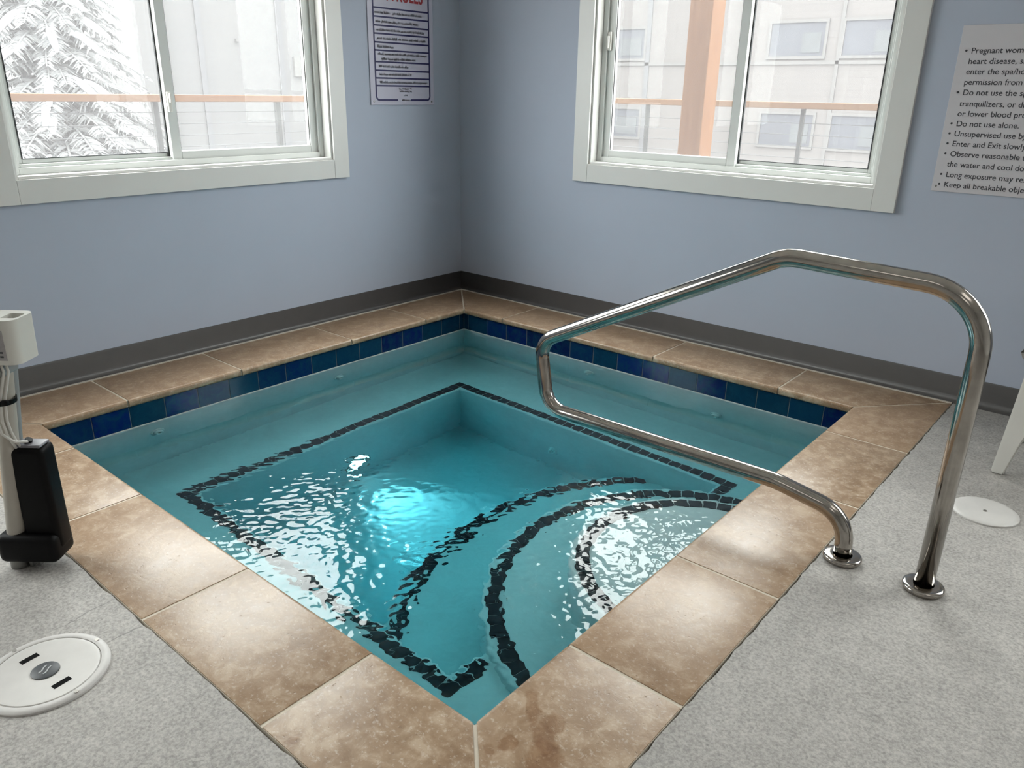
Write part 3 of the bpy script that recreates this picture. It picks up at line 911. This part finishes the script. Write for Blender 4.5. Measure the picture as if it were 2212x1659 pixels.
bm = bmesh.new(); box(bm, (.100, -.014, .632), (.130, .022, .634)); finish('socket_floor', bm, M['hole'], hd)
bm = bmesh.new(); box(bm, (-.02, -.0462, .602), (.113, -.0448, .676)); st = finish('sticker', bm, M['sticker'], hd)
bm = bmesh.new()
for k in range(6):
    zz = .664 - k * .0105; x = -.014
    while x < .102:
        w = random.uniform(.005, .018); box(bm, (x, -.0466, zz - .0022), (min(x + w, .106), -.0460, zz + .0022)); x += w + .003
finish('sticker_print', bm, M['badge'], st)
# bracket below the holder, cables and tie
bm = bmesh.new(); box(bm, (-.02, -.028, .548), (.080, .045, .592), .010, 3); auto(finish('holder_bracket', bm, M['grey_pvc'], lift), 60)
for (xa, xb, yy) in ((.070, .052, -.030), (.078, .060, -.024), (.086, .068, -.018)):
    bm = bmesh.new()
    pth = [Vector((xa, yy, .592)), Vector((xa + .004, yy, .565)), Vector(((xa + xb) / 2 + .002, yy, .53)), Vector((xb, yy - .002, .495)), Vector((xb - .006, yy, .46)), Vector((xb - .012, yy + .004, .43)), Vector((xb - .008, yy + .004, .40))]
    if yy == -.030: pth += [Vector((.058, -.030, .392)), Vector((.068, -.020, .376)), Vector((.076, .0, .368)), Vector((.078, .018, .360))]
    else: pth += [Vector((xb - .004, yy + .01, .37)), Vector((xb - .004, yy + .02, .352))]
    tube(bm, pth, .0032, 10); finish('cable', bm, M['cable'], lift, True)
bm = bmesh.new(); 
lathe(bm, [(.034, -.006), (.037, -.006), (.037, .006), (.034, .006)], 32, Matrix.Translation((.043, -.004, .486)) @ Matrix.Rotation(.1, 4, 'Y'))
box(bm, (.064, -.036, .481), (.080, -.024, .493), .002)
auto(finish('cable_tie', bm, M['black_plastic'], lift), 40)

# ------------------------------------------------------------------ white plastic chair at the right edge
chair = empty('plastic_chair', (3.44, -.470, 0))
tag(chair, 'white moulded plastic chair by the right wall, only its leg in view', 'chair')
def leg(fx, fy, sx, sy):
    """L-shaped tapering leg from foot (fx,fy) up to the seat corner (sx,sy)"""
    bm = bmesh.new()
    sgx = 1 if sx > fx else -1; sgy = 1 if sy > fy else -1
    rings = []
    for t in [i / 8 for i in range(9)]:
        z = .43 * t
        cx = fx + (sx - fx) * t; cy = fy + (sy - fy) * t
        w = .040 + .070 * t ** 1.1; th = .020 + .004 * t
        P = [(0, 0), (w * sgx, 0), (w * sgx, th * sgy), (th * sgx, th * sgy), (th * sgx, w * .8 * sgy), (0, w * .8 * sgy)]
        rings.append([bm.verts.new((cx + a, cy + b, z)) for a, b in P])
    for a, b in zip(rings, rings[1:]):
        for k in range(6): bm.faces.new((a[k], a[(k + 1) % 6], b[(k + 1) % 6], b[k]))
    bm.faces.new(rings[0][::-1]); bm.faces.new(rings[-1])
    bmesh.ops.recalc_face_normals(bm, faces=bm.faces)
    bmesh.ops.bevel(bm, geom=[e for e in bm.edges if e.calc_face_angle(0) > .8], offset=.004, segments=2, affect='EDGES')
    o = finish('leg', bm, M['white_plastic'], chair); auto(o, 50); return o
leg(-.215, -.200, -.185, -.185); leg(.225, -.200, .195, -.185); leg(-.200, .190, -.165, .150); leg(.210, .190, .175, .150)
bm = bmesh.new()
rings = []
for yy, zz, hw in [(-.215, .415, .205), (-.205, .432, .215), (-.12, .426, .215), (.02, .418, .205), (.13, .420, .185), (.175, .440, .175)]:
    rings.append([bm.verts.new((x, yy, zz + .012 * abs(x / hw) ** 2)) for x in np.linspace(-hw, hw, 9)])
for a, b in zip(rings, rings[1:]):
    for k in range(8): bm.faces.new((a[k], a[k + 1], b[k + 1], b[k]))
r = bmesh.ops.solidify(bm, geom=bm.faces[:], thickness=.006)
finish('seat', bm, M['white_plastic'], chair, True)
bm = bmesh.new(); rings = []
for zz, yy, hw in [(.43, .165, .175), (.52, .185, .195), (.65, .215, .205), (.76, .240, .190), (.81, .250, .15)]:
    rings.append([bm.verts.new((x, yy - .03 * abs(x / hw) ** 2, zz)) for x in np.linspace(-hw, hw, 9)])
for a, b in zip(rings, rings[1:]):
    for k in range(8):
        if k in (1, 3, 4, 6) and a is not rings[3] and a is not rings[0]: continue
        bm.faces.new((a[k], a[k + 1], b[k + 1], b[k]))
bmesh.ops.solidify(bm, geom=bm.faces[:], thickness=.008)
finish('backrest', bm, M['white_plastic'], chair, True)
for s_ in (-1, 1):
    bm = bmesh.new()
    tube(bm, round_path([(s_ * .190, -.150, .42), (s_ * .200, -.150, .640), (s_ * .200, .10, .655), (s_ * .190, .205, .640)], [0, .05, .08, 0], 6), .016, 10)
    finish('armrest', bm, M['white_plastic'], chair, True)

# ------------------------------------------------------------------ signs
def text_mesh(s, size, M4, mat, parent, name='lettering', shear=0., bold=0.0, ext=.0003):
    cu = bpy.data.curves.new('t', 'FONT'); cu.body = s; cu.size = size; cu.extrude = ext; cu.offset = bold; cu.shear = shear
    ob = bpy.data.objects.new('t', cu); COL.objects.link(ob)
    bpy.context.view_layer.update()
    me = bpy.data.meshes.new_from_object(ob.evaluated_get(bpy.context.evaluated_depsgraph_get()))
    bpy.data.objects.remove(ob); bpy.data.curves.remove(cu)
    return me

def sign_text_part(items, parent, mat, name):
    """items: (string, size, matrix, shear, bold, fit width or None) joined to one part"""
    bm = bmesh.new()
    for s, size, m4, shear, bold, fit in items:
        me = text_mesh(s, size, m4, mat, parent, shear=shear, bold=bold)
        if fit:
            xs = [v.co.x for v in me.vertices]; k = fit / (max(xs) - min(xs))
            me.transform(Matrix.Diagonal((k, 1, 1, 1)))
        me.transform(m4); bm.from_mesh(me); bpy.data.meshes.remove(me)
    return finish(name, bm, mat, parent)

# rules sign on the left wall; its local frame: text x runs along +y, up is z, out is +x
SY0, SY1, SZ0, SZ1 = -.700, -.224, 1.140, 1.812
rs = empty('rules_sign', (.0005, (SY0 + SY1) / 2, SZ0))
tag(rs, 'narrow white sign with navy ruled rows and red heading SPA RULES', 'sign')
def S1(y, z, x=.0068): return Matrix.Translation((x - .0005, y - (SY0 + SY1) / 2, z - SZ0)) @ Matrix(((0, 0, 1, 0), (1, 0, 0, 0), (0, 1, 0, 0), (0, 0, 0, 1)))
def sbox(bm, y0, y1, z0, z1, x0=.0062, x1=.0068):
    box(bm, (x0 - .0005, y0 - (SY0 + SY1) / 2, z0 - SZ0), (x1 - .0005, y1 - (SY0 + SY1) / 2, z1 - SZ0))
bm = bmesh.new(); box(bm, (0, SY0 - (SY0 + SY1) / 2, 0), (.006, SY1 - (SY0 + SY1) / 2, SZ1 - SZ0), .0015); finish('panel', bm, M['sign'], rs)
# navy frame with rounded lower corners, rules between rows
BL, BR, BB, BT, bw = -.662, -.258, 1.166, 1.788, .010
bm = bmesh.new()
r_ = .022
for pts in (
    [(BL, BT - r_), (BL, BB + r_)], [(BR, BT - r_), (BR, BB + r_)]):
    sbox(bm, pts[0][0] - bw / 2, pts[0][0] + bw / 2, pts[1][1], pts[0][1])
sbox(bm, BL + r_, -.506, BB - bw / 2, BB + bw / 2); sbox(bm, -.408, BR - r_, BB - bw / 2, BB + bw / 2); sbox(bm, BL + r_, BR - r_, BT - bw / 2, BT + bw / 2)
for cy, cz, a in ((BL + r_, BB + r_, 180), (BR - r_, BB + r_, 270), (BR - r_, BT - r_, 0), (BL + r_, BT - r_, 90)):
    vi, vo = [], []
    for k in range(9):
        t = math.radians(a + 90 * k / 8)
        for lst, rr in ((vi, r_ - bw / 2), (vo, r_ + bw / 2)):
            lst.append(bm.verts.new((.0063, cy + rr * math.cos(t) - (SY0 + SY1) / 2, cz + rr * math.sin(t) - SZ0)))
    for k in range(8): bm.faces.new((vi[k], vo[k], vo[k + 1], vi[k + 1]))
rows = [1.628, 1.585, 1.542, 1.502, 1.459, 1.419, 1.361, 1.318, 1.279, 1.240]
for z in rows: sbox(bm, BL, BR, z - .0042, z + .0042)
bmesh.ops.recalc_face_normals(bm, faces=bm.faces)
finish('printed_rules', bm, M['navy'], rs)
def words(bm, y0, y1, z, h):
    y = y0
    while y < y1 - .004:
        for _ in range(random.randint(3, 8)):
            w = random.uniform(.0028, .0058); hh = h * random.choice((.62, .62, .66, .95, 1.0)); dz = -h * .25 if random.random() < .12 else 0
            if y + w > y1: break
            sbox(bm, y, y + w, z - h / 2 + dz, z - h / 2 + dz + hh, .0061, .0065); y += w + .0010
        y += .0045
def yy(px): return BL + (px - 170) / 795 * (BR - BL)
for z, a, b in [(1.607, 440, 880), (1.563, 200, 825), (1.522, 205, 900), (1.480, 205, 920), (1.439, 212, 445), (1.403, 215, 935), (1.378, 262, 770), (1.340, 222, 665), (1.299, 226, 695), (1.259, 230, 935)]:
    bm = bmesh.new(); words(bm, yy(a), yy(b), z, .0135); finish('printed_row', bm, M['print_dark'], rs)
for z, a, b, h in ((1.607, 190, 410, .0135), (1.226, 500, 690, .010), (1.213, 505, 690, .010)):
    bm = bmesh.new(); words(bm, yy(a), yy(b), z, h); finish('printed_row', bm, M['print_plum'], rs)
bm = bmesh.new(); words(bm, yy(575), yy(640), 1.192, .008); finish('small_print', bm, M['print_dark'], rs)
bm = bmesh.new(); words(bm, yy(535), yy(690), 1.166, .010); finish('small_print', bm, M['print_dark'], rs)
sign_text_part([('SPA RULES', .092, S1(-.632, 1.669), 0, .0022, .330)], rs, M['print_red'], 'heading')
for y in (SY0 + .020, SY1 - .020):
    for z in (SZ0 + .018, SZ1 - .018):
        bm = bmesh.new(); lathe(bm, [(0, .003), (.004, .0025), (.0055, 0)], 16, Matrix.Translation((.006, y - (SY0 + SY1) / 2, z - SZ0)) @ Matrix.Rotation(math.pi / 2, 4, 'Y')); finish('screw', bm, M['dark_steel'], rs)

# health warning sign on the right wall; text x runs along +x, out is -y
QX0, QX1, QZ0, QZ1 = 2.706, 3.316, .868, 1.490
ws = empty('warning_sign', ((QX0 + QX1) / 2, -.0005, QZ0))
tag(ws, 'large white sign with a bulleted list of health warnings, right of the window', 'sign')
def S2(x, z): return Matrix.Translation((x - (QX0 + QX1) / 2, -.0058, z - QZ0)) @ Matrix(((1, 0, 0, 0), (0, 0, -1, 0), (0, 1, 0, 0), (0, 0, 0, 1)))
bm = bmesh.new(); box(bm, (QX0 - (QX0 + QX1) / 2, -.0055, 0), (QX1 - (QX0 + QX1) / 2, 0, QZ1 - QZ0), .001); finish('panel', bm, M['sign_r'], ws)
lines = [(1, 'Pregnant women, people with'), (0, 'heart disease, should not'), (0, 'enter the spa/hot tub without'), (0, 'permission from a doctor.'), (1, 'Do not use the spa with alcohol,'), (0, 'tranquilizers, or drugs that raise'),
         (0, 'or lower blood pressure.'), (1, 'Do not use alone.'), (1, 'Unsupervised use by children'), (1, 'Enter and Exit slowly.'), (1, 'Observe reasonable time limits,'), (0, 'the water and cool down.'), (1, 'Long exposure may result in'), (1, 'Keep all breakable objects out.')]
z = 1.398; its = []
zs = [1.398, 1.360, 1.323, 1.285, 1.247, 1.206, 1.169, 1.131, 1.093, 1.055, 1.016, .976, .935, .896]
for (b, s), zc in zip(lines, zs):
    its.append((s, .0300, S2(2.7500 if b else 2.7470, zc - .009), .0, .0002, None))
    if b: its.append(('\u2022', .030, S2(2.7275, zc - .009), 0, .0004, None))
sign_text_part(its, ws, M['print_black'], 'lettering')
for x in (QX0 + .016, QX1 - .016):
    bm = bmesh.new(); lathe(bm, [(0, .002), (.003, .0018), (.0042, 0)], 16, Matrix.Translation((x - (QX0 + QX1) / 2, -.0055, .020)) @ Matrix.Rotation(math.pi / 2, 4, 'X')); finish('screw', bm, M['dark_steel'], ws)

# ------------------------------------------------------------------ added ceiling fill lights (unseen, put in to brighten the room)
def fill_troffer(x, y, lx, ly, label):
    r = empty('added_ceiling_light', (x, y, RH)); tag(r, label, 'ceiling light', 'added ceiling lights')
    bm = bmesh.new(); box(bm, (-lx / 2 - .03, -ly / 2 - .03, -.045), (lx / 2 + .03, ly / 2 + .03, -.0005), .004); finish('frame', bm, M['trim'], r)
    bm = bmesh.new(); box(bm, (-lx / 2, -ly / 2, -.050), (lx / 2, ly / 2, -.0452)); finish('diffuser', bm, M['fill_lamp'], r)
fill_troffer(4.6, -2.2, .6, 1.2, 'added flat ceiling fill light nearest the warning sign wall')
fill_troffer(2.6, -4.7, 1.2, .6, 'added flat ceiling fill light nearest the pool lift')
fill_troffer(4.7, -4.8, .6, 1.2, 'added flat ceiling fill light farthest from the pool')

# ------------------------------------------------------------------ outside
bm = bmesh.new(); n_ = 40
for k in range(n_):
    a0, a1 = 2 * math.pi * k / n_, 2 * math.pi * (k + 1) / n_
    poly(bm, [(0, 0, -3.4), (120 * math.cos(a0), 120 * math.sin(a0), -3.4), (120 * math.cos(a1), 120 * math.sin(a1), -3.4)])
bmesh.ops.remove_doubles(bm, verts=bm.verts, dist=1e-4)
struct(finish('ground', bm, M['yard']))
# balcony deck wrapping the corner
bm = bmesh.new()
box(bm, (-2.35, -6.5, -.30), (-WT - .002, 2.35, -.16)); box(bm, (-WT - .002, WT + .002, -.30), (6.5, 2.35, -.16))
dk = finish('deck', bm, M['deck']); struct(dk)
RXL, RYR = -2.2, 2.2
def railing(name, label, along):
    r = empty(name, (RXL, 2.2, -.16) if along == 'y' else (RXL, RYR, -.16)); tag(r, label, 'railing')
    bx_, by_, bz_ = r.location
    def W(p): return (p[0] - bx_, p[1] - by_, p[2] - bz_)
    def wb(bm, lo, hi, bev=.0):
        box(bm, W(lo), W(hi), bev)
    bm = bmesh.new()
    if along == 'y': wb(bm, (RXL - .07, -6.2, 1.112), (RXL + .07, 2.2 - .072, 1.160), .004)
    else: wb(bm, (RXL - .07, RYR - .07, 1.138), (6.2, RYR + .07, 1.182), .004)
    finish('top_rail', bm, M['cedar_y' if along == 'y' else 'cedar_x'], r)
    ps = [-3.80, -2.82, -1.830, -.830, .172, 1.17] if along == 'y' else [-1.2, .0, 1.282, 2.55, 3.8]
    for u in ps:
        bm = bmesh.new()
        if along == 'y': wb(bm, (RXL - .019, u - .019, -.16), (RXL + .019, u + .019, 1.112), .002)
        else: wb(bm, (u - .014, RYR - .014, -.16), (u + .014, RYR + .014, 1.138), .002)
        finish('rail_post', bm, M['rail_post'], r)
    for z in [1.04, .96, .88, .80, .72, .6, .48, .36, .24, .12]:
        bm = bmesh.new()
        if along == 'y': cyl(bm, W((RXL, -6.2, z)), W((RXL, 2.1, z)), .0026, n=6)
        else: cyl(bm, W((RXL, RYR, z)), W((6.2, RYR, z)), .0026, n=6)
        finish('rail_cable', bm, M['cable_steel'], r)
railing('balcony_railing', 'cedar topped cable railing seen through the left window', 'y')
railing('balcony_railing', 'cedar topped cable railing behind the orange post', 'x')
# timber post
cp = empty('timber_post', (1.135, .90, -.16)); tag(cp, 'thick orange cedar post outside the right window', 'post')
bm = bmesh.new(); box(bm, (-.074, -.078, 0), (.074, .078, 4.2), .006); finish('shaft', bm, M['cedar_v'], cp)
bm = bmesh.new(); box(bm, (-.095, -.095, 0), (.095, .095, .12), .006); finish('post_base', bm, M['dark_steel'], cp)

# apartment wings across the yard
def facade(name, label, along, D, u0, u1, z1, wins, trims, mat, vents=()):
    r = empty(name, (0, 0, 0)); tag(r, label, 'building')
    def b(bm, ua, ub, d0, d1, za, zb):
        if along == 'x': box(bm, (ua, D + d0, za), (ub, D + d1, zb))
        else: box(bm, (-D - d1, ua, za), (-D - d0, ub, zb))
    bm = bmesh.new(); b(bm, u0, u1, 0, 9, -3.4, z1); finish('wall', bm, mat, r)
    bm = bmesh.new(); b(bm, u0 - .4, u1 + .4, -.5, 9.4, z1, z1 + .35); finish('roof', bm, M['roof'], r)
    for (ua, ub, za, zb) in wins:
        bm = bmesh.new(); w = .09
        b(bm, ua - w, ua, -.06, .02, za - w, zb + w); b(bm, ub, ub + w, -.06, .02, za - w, zb + w)
        b(bm, ua, ub, -.06, .02, za - w, za); b(bm, ua, ub, -.06, .02, zb, zb + w)
        f = finish('window', bm, M['bld_trim'], r)
        bm = bmesh.new(); b(bm, ua, ub, -.02, .02, za, zb); finish('pane', bm, M['bld_glass'], f)
        bm = bmesh.new(); b(bm, ua + (ub - ua) * .60, ub - .12, -.035, -.02, za + .1, zb - (zb - za) * .3); finish('blind', bm, M['bld_blind'], f)
    for (ua, ub, za, zb, m_) in trims:
        bm = bmesh.new(); b(bm, ua, ub, -.05, .01, za, zb); finish('corner_board', bm, M[m_], r)
    for (ua, ub, za, zb) in vents:
        bm = bmesh.new(); b(bm, ua, ub, -.10, .02, za, zb); finish('wall_vent', bm, M['bld_trim'], r)
    return r
s = 1.888
def q(x): return (x - 3.52) * s + 3.52
def qz(z): return (z - 1.226) * s + 1.226
wins = []
for za, zb in ((1.88, 2.42), (.365, .905), (3.40, 3.94), (-1.1, -.6)):
    for ua, ub in ((-6.9, -5.5), (-2.87, -1.90), (-1.57, -.72), (1.2, 2.1), (2.4, 3.3)):
        wins.append((q(ua), q(ub), qz(za), qz(zb)))
facade('apartment_building', 'pale clapboard apartment wing with windows, seen through the right window', 'x', 24, -16.4, 14, 7.5, wins,
       [(q(-5.46), q(-5.36), -3.4, 7.5, 'bld_trim_dark'), (q(-1.66), q(-1.60), -3.4, 7.5, 'bld_trim'), (q(-3.4), q(-3.36), -3.4, 7.5, 'bld_trim_dark'), (q(-8), q(3.5), qz(1.74), qz(1.80), 'bld_trim')], M['siding'])
facade('apartment_building', 'pale windowless apartment wing end seen through the left window', 'y', 20, 7.6, 23.0, 7.5, [],
       [(9.45, 9.62, -3.4, 7.5, 'bld_trim_dark'), (12.2, 12.42, -3.4, 7.5, 'bld_trim_dark')], M['siding_l'], [(12.75, 13.15, 1.55, 2.15), (10.7, 10.8, 2.5, 2.58)])

# conifer with snow-laden drooping boughs
def conifer(name, loc, H, Rb, label, seed):
    rnd = random.Random(seed)
    r = empty(name, loc); tag(r, label, 'tree')
    bm = bmesh.new(); cyl(bm, (0, 0, 0), (0, 0, H * .97), .16, .02, 10); finish('trunk', bm, M['bark'], r)
    fol, sno = bmesh.new(), bmesh.new()
    z = .5
    while z < H - .15:
        t = z / H; L = Rb * (1 - t) ** .85 + .12
        nb = 13 if t < .8 else 8
        a0 = rnd.uniform(0, 6.28)
        for k in range(nb):
            a = a0 + 2 * math.pi * k / nb + rnd.uniform(-.2, .2); l = L * rnd.uniform(.72, 1.12)
            d = Vector((math.cos(a), math.sin(a), 0)); side = Vector((-math.sin(a), math.cos(a), 0))
            npt = 9; pts_ = []
            for i in range(npt + 1):
                f = i / npt
                pts_.append(Vector((0, 0, z)) + d * (l * f) + Vector((0, 0, .10 * l * f - .42 * l * f * f)) )
            tube(fol, pts_, [.018 * (1 - .8 * i / npt) + .004 for i in range(npt + 1)], 4, False)
            # hanging twig sprays along the bough
            for i in range(1, npt + 1):
                for sd in (-1, 1):
                    for rep in range(4):
                        p = pts_[i] + (pts_[i - 1] - pts_[i]) * rnd.random()
                        tl = (.13 + .26 * (1 - i / npt)) * l ** .5 * rnd.uniform(.7, 1.2)
                        q1 = p + (side * sd * rnd.uniform(.5, 1.) + d * rnd.uniform(.2, .6)).normalized() * tl + Vector((0, 0, -tl * rnd.uniform(.25, .75)))
                        m_ = (p + q1) / 2 + Vector((0, 0, tl * .10)); w = Vector((rnd.uniform(-1, 1), rnd.uniform(-1, 1), rnd.uniform(-.3, .3))).normalized() * .014
                        u = Vector((0, 0, .018))
                        for ww in (w, u):
                            fol.faces.new([fol.verts.new(p), fol.verts.new(m_ + ww), fol.verts.new(q1), fol.verts.new(m_ - ww)])
            if rnd.random() < .22:
                i0 = rnd.randint(2, 5)
                sp = [p + Vector((0, 0, .035)) for p in pts_[i0:]]
                tube(sno, sp, [.022 + .030 * math.sin(math.pi * (j + .5) / len(sp)) for j in range(len(sp))], 6)
        z += .20 if t < .7 else .14
    finish('foliage', fol, M['needles'], r); finish('snow_load', sno, M['snow'], r, True)
    return r
conifer('conifer', (-9.0, 1.10, -3.4), 7.6, 2.6, 'tall snowy conifer outside the left window pane', 3)
# bare winter shrub in front of the far wing
sh = empty('winter_shrub', (-14.5, 7.1, -3.4)); tag(sh, 'dim twiggy bush against the pale wing outside the left window', 'shrub')
rnd = random.Random(5); bm = bmesh.new()
for k in range(260):
    a = rnd.uniform(0, 6.28); e = rnd.uniform(.25, 1.5); l = rnd.uniform(1.8, 3.4)
    d = Vector((math.cos(a) * math.cos(e) * .7, math.sin(a) * math.cos(e) * .7, math.sin(e)))
    pts_ = [d * (l * i / 4) + Vector((rnd.uniform(-.08, .08), rnd.uniform(-.08, .08), -.10 * (i / 4) ** 2)) for i in range(5)]
    tube(bm, pts_, [.03, .026, .022, .018, .012], 4, False)
finish('twigs', bm, M['shrub'], sh)
bm = bmesh.new(); cyl(bm, (0, 0, -.05), (0, 0, .5), .09, .06, 8); finish('stem', bm, M['bark'], sh)

# ------------------------------------------------------------------ sky, portals, camera
world = bpy.data.worlds.new('overcast_sky'); scene.world = world; world.use_nodes = True
t = world.node_tree; t.nodes.clear()
tc = t.nodes.new('ShaderNodeTexCoord'); sp = t.nodes.new('ShaderNodeSeparateXYZ'); t.links.new(tc.outputs['Generated'], sp.inputs[0])
mr = t.nodes.new('ShaderNodeMapRange'); mr.inputs[1].default_value = 0; mr.inputs[2].default_value = 1; mr.inputs[3].default_value = 8.0; mr.inputs[4].default_value = 20.0
t.links.new(sp.outputs[2], mr.inputs[0])
bg = t.nodes.new('ShaderNodeBackground'); bg.inputs[0].default_value = (1.0, .985, .98, 1); t.links.new(mr.outputs[0], bg.inputs[1])
wo = t.nodes.new('ShaderNodeOutputWorld'); t.links.new(bg.outputs[0], wo.inputs[0])

def portal(name, loc, rot, sx, sy):
    l = bpy.data.lights.new(name, 'AREA'); l.shape = 'RECTANGLE'; l.size = sx; l.size_y = sy
    l.cycles.is_portal = True
    o = bpy.data.objects.new(name, l); COL.objects.link(o); o.location = loc; o.rotation_euler = rot
    o['kind'] = 'helper'
portal('window_daylight', (-.13, (WL['a0'] + WL['a1']) / 2, (WL['z0'] + WL['z1']) / 2), (0, -math.pi / 2, 0), 1.27, 1.50)
portal('window_daylight', ((WR['a0'] + WR['a1']) / 2, .13, (WR['z0'] + WR['z1']) / 2), (-math.pi / 2, 0, 0), 1.48, 1.27)

portal('window_daylight', (-.13, (W3['a0'] + W3['a1']) / 2, (WL['z0'] + WL['z1']) / 2), (0, -math.pi / 2, 0), 1.27, 1.47)  # portals of the two added windows
portal('window_daylight', ((W4['a0'] + W4['a1']) / 2, .13, (WR['z0'] + WR['z1']) / 2), (-math.pi / 2, 0, 0), 1.47, 1.27)

cam = bpy.data.cameras.new('camera'); co = bpy.data.objects.new('camera', cam); COL.objects.link(co)
F = 1680.1546; cam.sensor_fit = 'HORIZONTAL'; cam.sensor_width = 36.0; cam.lens = 36.0 * F / 2212; cam.clip_start = .02; cam.clip_end = 400
ya, pi_, ro = math.radians(130.15114), math.radians(20.66142), math.radians(.992588)
fw = Vector((math.cos(pi_) * math.cos(ya), math.cos(pi_) * math.sin(ya), -math.sin(pi_)))
rt = Vector((math.sin(ya), -math.cos(ya), 0)); up = rt.cross(fw)
r2 = rt * math.cos(ro) + up * math.sin(ro); u2 = -rt * math.sin(ro) + up * math.cos(ro)
m = Matrix((r2, u2, -fw)).transposed().to_4x4(); m.translation = Vector((3.5226, -3.6356, 1.2258))
co.matrix_world = m
scene.camera = co

vs = scene.view_settings
scene.display_settings.display_device = 'sRGB'
vs.view_transform = 'Standard'; vs.look = 'None'; vs.gamma = 1.0; vs.exposure = 0.1; vs.use_curve_mapping = False
cy_ = scene.cycles
cy_.use_adaptive_sampling = True; cy_.adaptive_threshold = .07; cy_.adaptive_min_samples = 16
cy_.max_bounces = 8; cy_.diffuse_bounces = 3; cy_.glossy_bounces = 3; cy_.transmission_bounces = 6; cy_.transparent_max_bounces = 10; cy_.volume_bounces = 0
cy_.sample_clamp_indirect = 8.0
cy_.use_denoising = True
